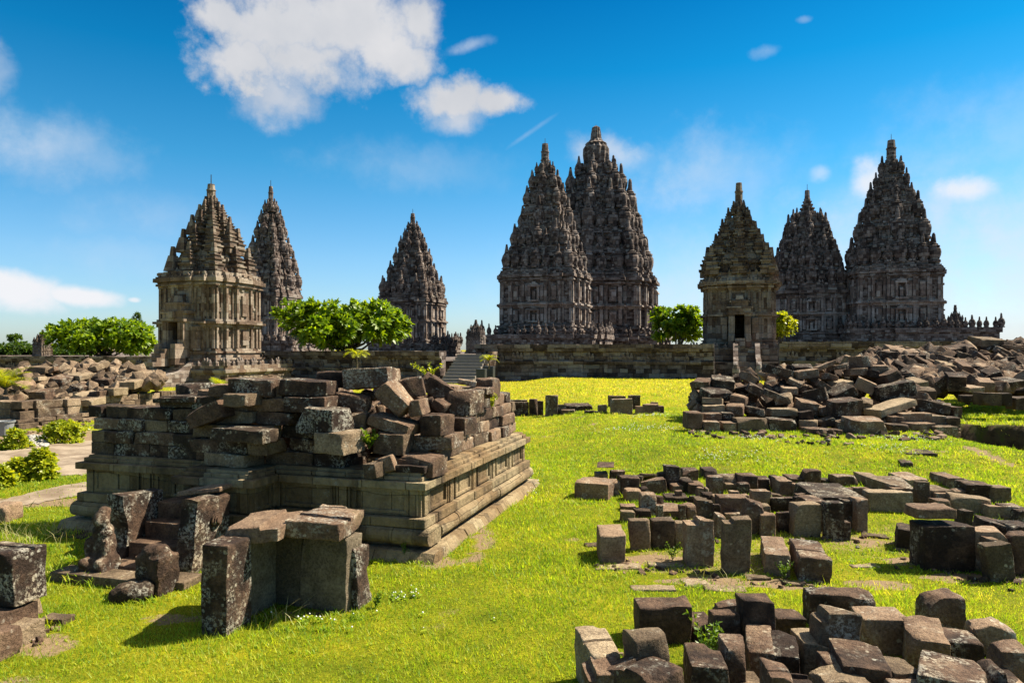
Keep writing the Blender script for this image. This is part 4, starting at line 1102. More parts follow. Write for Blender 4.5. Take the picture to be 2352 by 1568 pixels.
near('the front row', [
    (122, 480, 1065, 868, .44, 4), (715, 1180, 1075, 745, .52, 38, dict(groove=(.1, .10, .03), mat='stone', look='askew grooved beam')), (1185, 1560, 1010, 742, .46, -6), (1700, 1960, 1200, 1022, .26, 2, dict(mat='stone_pale')), (1985, 2222, 1110, 900, .52, -4), (650, 880, 1150, 1075, .3, 20, dict(boulder=.4))], c4)
near('the front row', [
    (310, 840, 1190, 965, .36, -6, dict(rough=.025)), (1320, 1900, 1150, 760, .46, -34, dict(mat='stone_lichen', look='long lichen-blotched beam')), (1025, 1370, 1200, 1065, .36, -8), (1800, 1995, 1085, 972, .3, 4), (1985, 2320, 1060, 902, .44, -10, dict(step=(.1, .15))), (2125, 2480, 1200, 1085, .36, -12), (2360, 2600, 1000, 900, .36, -12), (-20, 290, 1230, 1060, .34, -5), (2200, 2600, 1330, 1200, .4, 5)], c5)

# ---- middle cluster right of the lawn
c2, c3 = Crop(1420, 1100, 3.921), Crop(1960, 1100, 3.92)
MID = 'the middle stone field'
def mid(row, lst, crop):
    for e in lst:
        kw = dict(e[6]) if len(e) > 6 else {}
        stand(crop, *e[:5], e[5], cluster=MID, row=row, **kw)
mid('the back row', [
    (278, 392, 330, 298, 405, 0), (415, 560, 302, 285, 400, 0), (890, 965, 325, 305, 470, 0), (968, 1103, 262, 232, 480, 0), (1128, 1285, 292, 262, 405, 0), (1338, 1470, 300, 250, 385, -5, dict(taper=(.0, -.2))),
    (1522, 1685, 358, 325, 500, 0, dict(mat='stone_grey')), (1690, 1870, 352, 315, 520, 0), (1872, 1990, 385, 345, 505, -8), (2000, 2065, 355, 338, 490, 0), (2068, 2195, 400, 348, 555, -6)], c2)
mid('the back row', [
    (75, 228, 375, 330, 435, 0), (203, 365, 297, 275, 440, 0), (378, 505, 388, 362, 425, 0), (515, 735, 358, 326, 452, 3), (825, 980, 372, 308, 462, -6), (1222, 1428, 385, 312, 470, -3), (1618, 1825, 372, 308, 475, -4, dict(step=(.4, .2))), (2060, 2232, 468, 432, 618, -4, dict(mat='stone_grey'))], c3)
mid('the second row', [
    (52, 405, 425, 362, 578, -22, dict(look='large outlying block')), (400, 520, 412, 388, 545, 0, dict(boulder=.25)), (522, 705, 372, 340, 545, -4), (755, 978, 392, 356, 528, 0, dict(tilt=(0, -6))), (1022, 1170, 442, 396, 518, 0),
    (1125, 1240, 395, 350, 520, 0, dict(boulder=.25)), (1203, 1345, 438, 392, 542, 0), (1378, 1525, 362, 337, 575, -2), (1547, 1675, 422, 407, 512, 0), (1802, 1985, 500, 468, 695, -3, dict(mat='stone_lichen')), (1988, 2120, 542, 500, 600, 0, dict(tilt=(0, 8)))], c2)
mid('the second row', [
    (102, 250, 432, 416, 565, 0), (930, 1055, 428, 415, 492, 0), (985, 1298, 425, 348, 602, -3, dict(mat='stone_grey')), (1312, 1440, 412, 396, 668, 0, dict(mat='stone_pale')), (1442, 1660, 492, 432, 662, -5, dict(mat='stone_grey')), (1805, 2045, 442, 384, 592, -12), (1668, 1918, 492, 470, 572, -4), (700, 850, 472, 455, 640, 0)], c3)
mid('the third row', [
    (566, 715, 500, 458, 605, 0), (876, 950, 552, 532, 690, 0), (960, 1190, 562, 517, 612, -2, dict(mat='stone_grey')), (1198, 1305, 552, 532, 625, 0), (1492, 1780, 562, 517, 785, -2), (1440, 1520, 560, 525, 700, 0), (1992, 2275, 568, 552, 705, 0)], c2)
mid('the third row', [
    (330, 802, 560, 412, .44, -6, dict(mat='stone_grey', look='big flat-topped block')), (840, 1262, 512, 476, 702, -6, dict(mat='stone_pale')), (1640, 2010, 562, 522, 722, -14, dict(mat='stone_pale', tilt=(0, 6))), (2012, 2280, 645, 602, 785, -12, dict(mat='stone_lichen')), (1400, 1535, 600, 565, 675, 0, dict(tilt=(0, -14)))], c3)
mid('the fourth row', [
    (527, 670, 642, 616, 695, 0), (663, 820, 692, 656, 772, 0), (706, 868, 532, 502, 745, -6), (915, 1150, 692, 612, 765, -2), (1167, 1262, 642, 602, 785, 0), (1262, 1428, 592, 548, 765, -4, dict(step=(.4, .1))), (1548, 1705, 722, 697, 805, 0), (1680, 1850, 600, 560, 935, -6, dict(tilt=(0, 14), look='leaning slab')), (1892, 2040, 732, 688, 962, -4), (2052, 2208, 712, 692, 905, 0)], c2)
mid('the fourth row', [
    (235, 425, 600, 532, 900, 0), (590, 715, 592, 560, 882, 0, dict(mat='stone_grey')), (716, 828, 585, 545, 912, 0)], c3)
mid('the front row', [
    (518, 658, 702, 684, 802, 0), (305, 560, 932, 822, 1205, -4, dict(look='squat chipped block', mat='stone')), (612, 808, 788, 760, 1082, 0), (822, 1050, 792, 752, 1065, 0, dict(mat='stone_grey')), (1052, 1160, 812, 770, 1055, 0),
    (1168, 1432, 782, 722, 1245, -2, dict(step=(-.08, .12), mat='stone_lichen')), (1438, 1512, 742, 700, 965, 0, dict(tilt=(0, 9))), (1530, 1800, 772, 742, 1315, -2, dict(step=(-.35, .06), mat='stone_grey')), (1935, 2175, 1118, 925, 1332, -16, dict(look='low beam'))], c2)
mid('the front row', [
    (160, 462, 1160, 962, 1392, -14, dict(groove=(-.2, .06, .02), look='raised-rim beam')), (106, 368, 632, 597, 948, 0), (412, 655, 612, 588, 982, -2, dict(step=(.45, .5), mat='stone_lichen'))], c3)
for row, crop, lst in (('the second row', c2, [(1270, 1330, 470, 450, .26), (1690, 1790, 425, 405, .24), (590, 650, 430, 410, .22), (1350, 1380, 470, 455, .26)]), ('the third row', c2, [(720, 790, 470, 452, .24), (1060, 1120, 500, 486, .2), (1320, 1420, 520, 500, .3), (1700, 1790, 540, 520, .3), (1900, 1985, 640, 622, .3), (1600, 1680, 505, 488, .3)]),
                       ('the fourth row', c2, [(875, 935, 640, 622, .3), (1090, 1160, 640, 622, .28), (1440, 1500, 640, 620, .3), (1860, 1930, 700, 680, .3)]), ('the third row', c3, [(120, 215, 530, 512, .34), (240, 330, 500, 480, .3), (560, 690, 480, 462, .3), (1060, 1180, 470, 455, .3), (1500, 1620, 520, 505, .3)]), ('the fourth row', c3, [(110, 225, 560, 540, .4), (1500, 1640, 590, 560, .3)])):
    for e in lst: stand(crop, *e[:4], e[4], random.uniform(-6, 4), cluster=MID, row=row)
# slabs leaning with a smooth face, set by the back row
stand(c2, 715, 870, 385, 300, 410, 0, mat='stone_grey', tilt=(-14, 0), cluster=MID, row='the middle row', look='smooth blue-grey slab')
stand(c2, 545, 735, 395, 300, 450, 0, mat='stone_grey', tilt=(-10, 4), cluster=MID, row='the middle row', look='broad pale slab')
o = stand(c2, 280, 455, 262, 212, 300, -8, base=(ground_at(*c2(330, 405)).y - .05, .35), cluster=None); tag(o, 'small notched block perched on two others at the left end of the middle field', None, 'blocks of ' + MID)
# ---- right middle
EDGE = 'the right edge cluster'
def edge(row, lst, crop):
    for e in lst:
        kw = dict(e[6]) if len(e) > 6 else {}
        stand(crop, *e[:5], e[5], cluster=EDGE, row=row, **kw)
edge('the front row', [
    (1120, 1385, 885, 800, 1085, -24, dict(mat='stone_grey', tilt=(0, 4))), (1385, 1880, 845, 772, 1292, -3, dict(mat='stone', look='biggest broad block')), (1880, 2010, 928, 905, 1292, 0, dict(mat='stone_lichen', tilt=(0, -5))), (2030, 2280, 1022, 982, 1392, -3, dict(tilt=(0, -7))), (2240, 2480, 925, 872, 1330, -3)], c3)
edge('the back row', [
    (1772, 1866, 700, 662, 870, 0, dict(mat='stone_grey')), (1885, 2290, 905, 822, .55, -10), (1905, 2180, 815, 742, .5, -16, dict(tilt=(0, 10))), (2150, 2310, 745, 702, 800, -4), (2290, 2480, 700, 610, 830, -8), (2245, 2480, 850, 775, .5, -6), (2000, 2110, 960, 905, .5, 0)], c3)
g = ground_at(*c3(1630, 1292))
o = block(.56, .40, .15, (g.x - .12, g.y + .28, CAMH - (c3(0, 772)[1] - HY) / F * (g.y) - .03), -3, (0, 1), 'stone', boulder=.35); tag(o, 'flat rounded cap stone lying on the biggest block of the right edge cluster', None, 'blocks of ' + EDGE)
# ---- low row in the middle distance
cm = Crop(1240, 960, 5.113)
ROW = 'the low stone line before the wall'
for e in [(38, 90, 165, 158, 300, 0), (55, 138, 300, 285, 415, 0), (95, 400, 205, 198, 330, 0), (135, 222, 232, 222, 412, 0), (224, 342, 232, 225, 405, 0), (345, 420, 232, 226, 402, 0), (422, 530, 195, 188, 400, -4), (535, 605, 218, 212, 402, 0), (628, 790, 145, 136, 405, -6, dict(mat='stone_grey')),
          (792, 890, 262, 256, 380, 0), (905, 1235, 275, 235, 345, 0, dict(boulder=.2)), (835, 1020, 330, 318, 385, 0), (1135, 1305, 345, 338, 378, 0), (1312, 1420, 262, 255, 375, 0), (1448, 1660, 150, 142, 300, 0), (1466, 1745, 190, 184, 385, -2, dict(mat='stone_grey')), (1698, 1845, 145, 140, 330, 0, dict(mat='stone_grey')),
          (1795, 2080, 260, 250, 380, -2, dict(step=(-.3, .2))), (2080, 2148, 280, 272, 378, 0), (1985, 2075, 232, 226, 300, 0)]:
    kw = dict(e[6]) if len(e) > 6 else {}
    stand(cm, *e[:5], e[5], cluster=ROW, row='', **kw)
# ---- stones lying on the slope
o = stand(c3, 1150, 1265, 215, 160, 262, -20, mat='stone', boulder=.3, cluster=None); tag(o, 'dark jagged stone half sunk in the grass bank below the flat slab', None, 'stones lying in the grass')
o = stand(c3, 1200, 1500, 130, 62, .05, -12, mat='stone_grey', cluster=None, name='stone_slab', cat='stone slab'); tag(o, 'thin flat slab lying in the grass on the bank', None, 'stones lying in the grass')
o = stand(c3, 1862, 1930, 40, 8, 95, 0, mat='stone', cluster=None); tag(o, 'small upright stone by the earth track at the right of the bank', None, 'stones lying in the grass')

# ------------------------------------------------------------------ the ruined temple base in the middle
UX, UY = SG, CG                                       # away from the eye
VX, VY = CG, -SG                                      # to the right
RO = Vector((-1.34, 10.14, 0.0))                      # right front corner of its dado
RL, RT, BAY0, BAY1, BAYD = 6.15, 5.3, 2.46, 3.60, .58
def RP(s, t, z=0.0): return Vector((RO.x - s * VX + t * UX, RO.y - s * VY + t * UY, z))
def ruin_plan(o): return [(-RL - o, -o), (-BAY1 - o, -o), (-BAY1 - o, -BAYD - o), (-BAY0 + o, -BAYD - o), (-BAY0 + o, -o), (o, -o), (o, RT + o), (-RL - o, RT + o)]
def loft(mb, rings):
    n = len(rings[0][0]); vs = []; fs = []
    for pl, z in rings: vs += [(x, y, z) for x, y in pl]
    for i in range(len(rings) - 1):
        for k in range(n): fs.append((i * n + k, i * n + (k + 1) % n, (i + 1) * n + (k + 1) % n, (i + 1) * n + k))
    m = (len(rings) - 1) * n; fs.append(tuple(range(m, m + n))); fs.append(tuple(range(n - 1, -1, -1)))
    mb.add(vs, fs)
def course(mb, o, z0, z1, rnd, lo=.5, hi=1.0, depth=.5, prof=None, gap=.008):
    """one ring of separate stones along the outline, each a hair out of line"""
    pl = ruin_plan(0)
    segs = [(0, 1), (2, 3), (3, 4), (4, 5), (5, 6), (1, 2)]
    for i, j in segs:
        a, b = Vector(pl[i]), Vector(pl[j]); L = (b - a).length; d = (b - a) / L; n = Vector((d.y, -d.x))
        st = -o if not ((i, j) in ((0, 1),)) else -o
        x = st if (i, j) not in ((4, 5), (3, 4)) else (o if (i, j) == (4, 5) else -o)
        end = L + (o if (i, j) not in ((0, 1), (3, 4)) else -o)
        if (i, j) in ((5, 6),): x = -o + depth
        if (i, j) in ((3, 4),): x = -o + depth
        while x < end - .05:
            w = min(rnd.uniform(lo, hi), end - x)
            if end - x - w < lo * .5: w = end - x
            c = a + d * (x + w / 2) + n * (o - depth / 2 + rnd.uniform(-.012, .012)); dz = rnd.uniform(-.006, .006)
            rz = math.atan2(d.y, d.x) + rnd.uniform(-.006, .006)
            if prof is None: mb.box(c.x, c.y, z0 + dz, w - gap, depth, z1 - z0 + rnd.uniform(-.006, .004), rz)
            else:
                k = len(prof); m = Matrix.Rotation(rz, 3, 'Z'); vs = []
                for sx in (-1, 1):
                    for (py, pz) in prof: vs.append(m @ Vector((sx * (w - gap) / 2, -depth / 2 + py, z0 + dz + pz)) + Vector((c.x, c.y, 0)))
                fs = [(q, q + 1, k + q + 1, k + q) for q in range(k - 1)] + [tuple(range(k - 1, -1, -1)), tuple(range(k, 2 * k)), (k - 1, 0, k, 2 * k - 1)]
                mb.add(vs, fs)
            x += w
def soft_edges(o, w=.012):
    """worn arrises"""
    bv = o.modifiers.new('worn_edges', 'BEVEL'); bv.width = w; bv.segments = 2; bv.limit_method = 'ANGLE'; bv.angle_limit = R(40); bv.harden_normals = False
    return o
rr_ = random.Random(21)
ruin = empty('ruined_plinth', RO, GRID)
tag(ruin, 'moulded base of a collapsed temple in the middle, heaped with stones', 'ruin', None, 'thing')
mb = MB(); course(mb, .36, -.25, .12, rr_, .6, 1.1, .5, [(0.06, 0), (0, .05), (.0, .22), (.10, .37), (.5, .385), (.5, 0)]); soft_edges(mb.build('footing', M['masonry_plinth'], ruin))
mb = MB(); loft(mb, [(ruin_plan(.02), -.1), (ruin_plan(.02), 1.19)]); mb.build('core_wall', M['masonry_plinth'], ruin)
ring = [(.5, 0)] + [(.13 - .13 * math.cos(q), .125 + .125 * math.sin(q)) for q in [(-.5 + k / 8) * math.pi for k in range(9)]][0:0]
tor = [(.13 - .13 * math.sin(math.pi * k / 8), .125 - .125 * math.cos(math.pi * k / 8)) for k in range(9)]
mb = MB(); course(mb, .22, .175, .425, rr_, .5, .85, .55, [(.5, 0)] + tor + [(.5, .25)]); o = mb.build('torus_moulding', M['masonry_plinth'], ruin, False); soft_edges(o, .006)
mb = MB(); course(mb, .15, .43, .57, rr_, .55, 1.1, .5); soft_edges(mb.build('lower_moulding', M['masonry_plinth'], ruin))
mb = MB(); course(mb, .04, .572, .965, rr_, .35, .7, .3, gap=.004)
def dado_face(a, b, off, spacing, z0=.60, z1=.965):
    a, b = Vector(a), Vector(b); L = (b - a).length; d = (b - a) / L; n = Vector((d.y, -d.x)); rz = math.atan2(d.y, d.x); k = max(1, round(L / spacing)); w = L / k
    def put(t, z, ln, h, pr):
        c = a + d * t + n * (off + pr / 2 - .05); mb.box(c.x, c.y, z, ln, pr + .1, h, rz)
    for i in range(k + 1):
        t = min(max(i * w, .07), L - .07)
        put(t, z0 - .02, .13, z1 - z0 + .02, .035); put(t - .10 if i else t + .12, z0 - .02, .035, z1 - z0 + .018, .02); put(t + .10 if i < k else t - .12, z0 - .02, .035, z1 - z0 + .016, .021)
    for i in range(k):
        c0 = i * w; put(c0 + w / 2, z0, w - .36, .05, .03); put(c0 + w / 2, z1 - .055, w - .36, .05, .03)
        put(c0 + .20, z0 + .045, .045, z1 - z0 - .095, .028); put(c0 + w - .20, z0 + .045, .045, z1 - z0 - .095, .028)
pl = ruin_plan(0)
dado_face(pl[0], pl[1], .04, 1.25); dado_face(pl[4], pl[5], .04, 1.2); dado_face(pl[5], pl[6], .04, 1.02); dado_face(pl[3], pl[4], .04, .7); dado_face(pl[2], pl[3], .04, 1.2)
soft_edges(mb.build('dado_panels', M['masonry_plinth'], ruin), .008)
mb = MB(); course(mb, .16, .97, 1.085, rr_, .45, .9, .6); course(mb, .07, 1.087, 1.15, rr_, .45, .8, .55); course(mb, .02, 1.152, 1.20, rr_, .4, .9, .55); soft_edges(mb.build('ledge', M['masonry_plinth'], ruin), .01)

# stones still lying in courses above the ledge: each could be lifted off
RUINF, RUINR, TOPS = 'the ruin front wall', 'the ruin right wall', 'the ruin top'
def coursed(s, t, z, L, D, H, face, row, cl, **kw):
    yaw = GRID + rr_.uniform(-3, 3) + (90 if face == 'r' else 0)
    mat = rr_.choices(('stone', 'stone_lichen', 'stone_grey', 'stone_pale'), (4, 3, 4, .8))[0]
    return block(L, D, H, RP(s, t, z), yaw, (rr_.uniform(-1.2, 1.2), rr_.uniform(-1.5, 1.5)), mat, cluster=cl, row=row, r=.022, **kw)
LAY = .205
def front_layers(s):
    """how many courses stand at distance s from the corner along the front"""
    if s < 1.25: return 0
    if s < 2.1: return 2
    if s < 3.9: return 6
    if s < 5.2: return 5
    return 4
lay_names = ['the lowest course', 'the second course', 'the third course', 'the fourth course', 'the fifth course', 'the sixth course']
for k in range(6):
    s = 1.1 + rr_.uniform(0, .25)
    while s < RL + .05:
        L = rr_.uniform(.38, .78) if rr_.random() < .8 else rr_.uniform(.8, 1.1)
        if s + L > RL + .12: L = max(.3, RL + .1 - s)
        if front_layers(s + L / 2) > k:
            back = .05 + .045 * k + rr_.uniform(-.05, .05)
            if BAY0 - .1 < s + L / 2 < BAY1 + .1: back -= .45 if k < 3 else .2
            coursed(s + L / 2, back + .24, 1.2 + k * LAY, L - .012, .5, LAY - .006, 'f', lay_names[k], RUINF, chips=1, tilt_=0) if False else coursed(s + L / 2, back + .24, 1.2 + k * LAY, L - .012, .5, LAY - .006, 'f', lay_names[k], RUINF, chips=1)
        s += L
def right_layers(t):
    return 1 if t < .9 else 2 if t < 1.5 else 4 if t < 2.3 else 5 if t < 4.6 else 4
for k in range(5):
    t = .55 + rr_.uniform(0, .2)
    while t < RT:
        L = rr_.uniform(.4, .85)
        if t + L > RT + .1: L = max(.3, RT + .08 - t)
        if right_layers(t + L / 2) > k:
            back = .12 + .05 * k + rr_.uniform(-.06, .06)
            coursed(back + .24, t + L / 2, 1.2 + k * LAY * 1.05, L - .012, .5, LAY * 1.05 - .006, 'r', lay_names[k], RUINR, chips=1)
        t += L

def prop(crop, x0, x1, y0, y1, Z, D=.5, roll=0.0, yaw=0.0, mat=None, cluster=None, row='', pitch=0.0, L=None, H=None, look=None, **kw):
    """a tumbled stone from the box it fills in the picture; roll turns it in the picture plane (clockwise), Z is its depth"""
    xa, ya = crop(x0, y0); xb, yb = crop(x1, y1); px = Z / F
    w, h = (xb - xa) * px, (yb - ya) * px
    r = abs(R(roll)); c, s = math.cos(r), math.sin(r)
    if L is None:
        if abs(roll) < 33:
            L = (w * c - h * s) / (c * c - s * s); H = (h * c - w * s) / (c * c - s * s); L = max(L, w * .55); H = max(H, h * .4)
        else: L, H = w * .85, h * .55
    L /= (math.cos(R(yaw)) + .25 * abs(math.sin(R(yaw))))
    ctr = at((xa + xb) / 2, (ya + yb) / 2, Z + D * .4)
    if mat is None: mat = random.choices(('stone', 'stone_lichen', 'stone_grey', 'stone_pale'), (5, 2, 2, .6))[0]
    rot = Euler((R(pitch), R(roll), R(yaw)))
    loc = ctr - rot.to_matrix() @ Vector((0, 0, H / 2))
    return block(L, D, H, loc, yaw, (pitch, roll), mat, cluster=cluster, row=row, look=look, **kw)
c6 = Crop(700, 880, 2.903)
for e in [(490, 850, 110, 275, 11.3, .7, -4, -8, 'stone_crust', dict(look='biggest white-crusted block', pitch=-4)), (20, 395, 192, 315, 10.9, .5, 2, -5, 'stone', {}), (60, 405, 320, 432, 10.75, .5, 0, -14, 'stone_lichen', {}),
          (160, 520, 400, 588, 10.35, .55, 0, -30, 'stone_lichen', dict(look='out-jutting lit block')), (740, 945, 225, 450, 10.75, .5, 46, -10, 'stone', dict(L=.56, H=.28, look='steeply tilted block')), (855, 1060, 168, 345, 11.35, .4, -12, 5, 'stone', dict(groove=(-.5, .05, .02))),
          (940, 1072, 332, 470, 10.75, .4, -16, -12, 'stone_lichen', {}), (400, 662, 282, 440, 11.1, .5, 8, 0, 'stone', dict(boulder=.3)), (650, 1010, 440, 600, 10.6, .5, 13, -18, 'stone', {}), (1048, 1232, 448, 600, 10.65, .42, 0, -24, 'stone_lichen', dict(groove=(.1, .06, .02))),
          (700, 955, 570, 738, 10.45, .45, 4, -14, 'stone_grey', {}), (882, 1190, 732, 885, 10.3, .55, 2, -20, 'stone', dict(look='big dark corner block')), (965, 1315, 585, 700, 10.75, .55, -2, -16, 'stone', {}), (300, 570, 572, 728, 10.15, .5, 0, -26, 'stone_pale', {}),
          (730, 865, 735, 880, 10.2, .35, -18, -6, 'stone_lichen', {}), (1250, 1445, 275, 450, 11.7, .6, 0, -22, 'stone_lichen', {}), (1420, 1580, 190, 330, 13.2, .5, 0, -17, 'stone', {}), (1050, 1230, 195, 330, 12.0, .4, 32, 0, 'stone', dict(L=.62, H=.3)),
          (1170, 1310, 225, 320, 12.2, .5, 8, -10, 'stone_lichen', {}), (1115, 1235, 332, 440, 11.5, .4, 28, -20, 'stone', {}), (1240, 1395, 470, 595, 11.3, .5, 0, -20, 'stone', {}), (295, 500, 140, 255, 11.7, .5, 0, -6, 'stone', {}),
          (525, 640, 440, 555, 10.7, .4, 0, 0, 'stone_grey', {}), (1290, 1420, 190, 250, 12.9, .4, 10, 10, 'stone_lichen', {}), (640, 760, 790, 905, 10.0, .4, -6, -20, 'stone_pale', {}),
          (1400, 1540, 255, 300, 12.7, .5, 0, -17, 'stone', {}), (1060, 1120, 320, 400, 11.6, .3, -10, 0, 'stone', {}), (590, 720, 270, 350, 11.5, .4, 18, 0, 'stone', {})]:
    prop(c6, *e[:8], e[8], TOPS, '', **e[9])
c5b = Crop(160, 880, 3.733)
for e in [(1175, 1580, 430, 715, 10.75, .45, -20, -10, 'stone', dict(look='long slanting dark slab')), (1095, 1360, 288, 405, 12.2, .5, 0, -40, 'stone_lichen', dict(boulder=.45, look='drum-shaped stone')), (1300, 1450, 345, 415, 11.8, .4, 6, -10, 'stone', {}), (900, 1370, 405, 470, 11.6, .6, -2, -12, 'stone', {}),
          (1580, 2050, 240, 410, 10.95, .55, 2, -10, 'stone_lichen', {}), (1560, 1800, 385, 500, 10.6, .5, 0, -14, 'stone_grey', {}), (1400, 1990, 690, 840, 10.3, .45, 3, -14, 'stone_grey', dict(look='long grey lintel')), (1095, 1560, 1225, 1330, 10.0, .4, -8, -12, 'stone', {})]:
    prop(c5b, *e[:8], e[8], TOPS, '', **e[9])
# corner capstone with three steps
o = block(.95, .62, .10, RP(.38, .26, 1.201), GRID, (0, 0), 'stone', r=.01); tag(o, 'stepped flat capstone on the right front corner of the ruin', None, 'blocks of the ruin')
o = block(.72, .45, .07, RP(.40, .30, 1.30), GRID, (0, 0), 'stone', r=.01); tag(o, 'thin upper slab on the corner capstone of the ruin', None, 'blocks of the ruin')
# loose filling inside the walls
VARIANTS = []
for k in range(14):
    q = random.Random(400 + k); VARIANTS.append(block_geometry(q.uniform(.7, 1.25), q.uniform(.5, .8), q.uniform(.4, .62), 900 + k, fine=False, r=.05, rough=.02))
def rubble(name_label, spots, mat, parent=None):
    """spots: (position, size, euler)"""
    Vs, Is, n0 = [], [], 0
    for p, s, e in spots:
        V, Fc = random.choice(VARIANTS); m = np.array(Euler(e).to_matrix()) * s
        Vs.append((V - [0, 0, .25]) @ m.T + np.array(p)); Is.append(np.array(Fc, np.int32) + n0); n0 += len(V)
    o = big_mesh('rubble', np.concatenate(Vs), 4, np.concatenate(Is), mat, parent)
    tag(o, name_label, 'rubble', None, 'stuff')
    return o
sp = []
for _ in range(420):
    s, t = random.uniform(.5, RL - .3), random.uniform(.45, RT - .3)
    top = 1.25 + .85 * sstep(.3, 1.7, s) * sstep(.2, 1.4, t)
    sp.append((RP(s, t, random.uniform(1.0, top)), random.uniform(.25, .55), (random.uniform(-.5, .5), random.uniform(-.5, .5), random.uniform(0, 6))))
rubble('loose broken stones filling the inside of the ruin', sp, M['stone_rubble'])

# ---- the steps in front of it
ca = Crop(0, 1200, 2.502)
stp = empty('ruin_steps', RP(3.3, -BAYD - .1, 0), GRID)
tag(stp, 'short flight of worn stone steps between two wing stones before the ruin', 'steps', None, 'thing')
mb = MB()
for y_, z_ in ((-1.27, .12), (-.92, .33), (-.66, .55), (-.40, .78)): mb.box(rr_.uniform(-.02, .02), y_ + .32, -.2, .78 + rr_.uniform(-.03, .03), .64, .2 + z_, R(rr_.uniform(-2, 2)))
soft_edges(mb.build('steps', M['stone'], stp), .02)
mb = MB(); mb.box(-.15, -1.5, -.2, 1.5, .34, .30, R(2)); mb.box(.75, -1.32, -.2, .6, .4, .28, R(6)); soft_edges(mb.build('kerb', M['stone_pale'], stp), .02)
def slab_wing(label, x0, prof, th, mat, **kw):
    """upright wing stone with a swept outline (y, z) and thickness th"""
    vs = []; n = len(prof)
    sub = []
    for i in range(n):
        a, b = prof[i], prof[(i + 1) % n]
        for q in range(4): sub.append((a[0] + (b[0] - a[0]) * q / 4, a[1] + (b[1] - a[1]) * q / 4))
    n = len(sub); rnd = random.Random(int(x0 * 100)); cols = 4
    for c in range(cols + 1):
        for (y, z) in sub:
            edge_ = .025 if c in (0, cols) else 0
            cy = sum(p[0] for p in sub) / n; cz = sum(p[1] for p in sub) / n
            q = Vector((x0 - th / 2 + th * c / cols, y + (cy - y) * edge_, z + (cz - z) * edge_)); q += mn.noise_vector(q * 5) * .025; vs.append(q)
    fs = [tuple(range(n - 1, -1, -1)), tuple(range(cols * n, cols * n + n))]
    for c in range(cols):
        for i in range(n): fs.append((c * n + i, c * n + (i + 1) % n, (c + 1) * n + (i + 1) % n, (c + 1) * n + i))
    o = obj_from('wing_stone', vs, fs, M[mat], stp, True); o.data.set_sharp_from_angle(angle=R(32)); o['label'] = label
    return o
slab_wing('left wing stone with a concave front edge', -.56, [(-.35, -.1), (-.25, .93), (-.98, .98), (-.96, .75), (-.90, .5), (-.92, .3), (-1.08, -.1)], .28, 'stone_crust')
slab_wing('carved right wing stone with curled relief', .58, [(-.2, -.1), (-.2, .92), (-.84, .96), (-.90, .55), (-.92, .35), (-1.0, -.1)], .28, 'stone_crust')
mb = MB()
for k in range(3):
    mb.lathe([(.0, 0), (.10 - .025 * k, .0), (.10 - .025 * k, .03)], 16, (0, 0, .02 * k))
vol = mb.build('carved_curl', M['stone_lichen'], stp); vol.location = (.72, -.50, .62); vol.rotation_euler = (0, R(90), 0)

def lumps(name, label, cat, base, blobs, mat, vox=.03, rz=0, group=None, rough=.02):
    """one worn carved stone grown from overlapping ellipsoids and blocks, remeshed to a single skin"""
    bm = bmesh.new()
    for (c, r, shape) in blobs:
        if shape == 'b': g = bmesh.ops.create_cube(bm, size=2.0)['verts']
        else: g = bmesh.ops.create_icosphere(bm, subdivisions=3, radius=1.0)['verts']
        for v in g: v.co = Vector((v.co.x * r[0] + c[0], v.co.y * r[1] + c[1], v.co.z * r[2] + c[2]))
    me = bpy.data.meshes.new(name); bm.to_mesh(me); bm.free()
    o = bpy.data.objects.new(name, me); link(o)
    md = o.modifiers.new('skin', 'REMESH'); md.mode = 'VOXEL'; md.voxel_size = vox
    dg = bpy.context.evaluated_depsgraph_get(); ev = o.evaluated_get(dg); m2 = bpy.data.meshes.new_from_object(ev); o.modifiers.clear(); o.data = m2
    for v in m2.vertices: v.co += mn.noise_vector(v.co * 9) * rough + mn.noise_vector(v.co * 24) * rough * .5
    m2.materials.clear(); m2.materials.append(mat); m2.polygons.foreach_set('use_smooth', [True] * len(m2.polygons)); m2.set_sharp_from_angle(angle=R(40)); m2.update()
    o.location = base; o.rotation_euler = (0, 0, R(rz)); tag(o, label, cat, group, 'thing')
    return o
g = ground_at(*ca(640, 600))
lumps('guardian_statue', 'worn seated guardian figure at the left foot of the ruin steps', 'statue', g, [((0, 0, .06), (.23, .25, .10), 'b'), ((0, .02, .22), (.20, .19, .14), 's'), ((-.02, .06, .42), (.155, .15, .20), 's'), ((-.02, .04, .60), (.14, .12, .10), 's'), ((-.01, .0, .76), (.105, .11, .13), 's'), ((.0, .04, .86), (.085, .09, .07), 's'), ((.13, -.1, .36), (.05, .06, .16), 's'), ((-.15, -.06, .38), (.05, .06, .16), 's'), ((.12, -.17, .22), (.09, .11, .08), 's'), ((-.10, -.17, .22), (.09, .11, .08), 's'), ((.0, -.10, .74), (.04, .04, .05), 's')], M['stone_crust'], .028, -8, rough=.016)
g = ground_at(*ca(985, 690))
lumps('carved_stump', 'broken carved stump with a knobbed top before the ruin steps', 'carved stone', g, [((0, 0, .20), (.19, .17, .26), 'b'), ((-.02, 0, .50), (.18, .15, .08), 's'), ((.05, -.02, .55), (.06, .06, .05), 's'), ((-.12, .02, .50), (.07, .08, .06), 's'), ((.15, -.10, .30), (.05, .06, .15), 's')], M['stone'], .025, -20, rough=.018)
g = ground_at(*ca(830, 745))
lumps('carved_lump', 'low rounded carved fragment lying in the grass beside the stump', 'carved stone', g, [((0, 0, .08), (.24, .16, .14), 's'), ((.12, .03, .13), (.12, .12, .09), 's'), ((-.14, -.03, .07), (.12, .11, .10), 's')], M['stone_grey'], .025, 10, rough=.018)

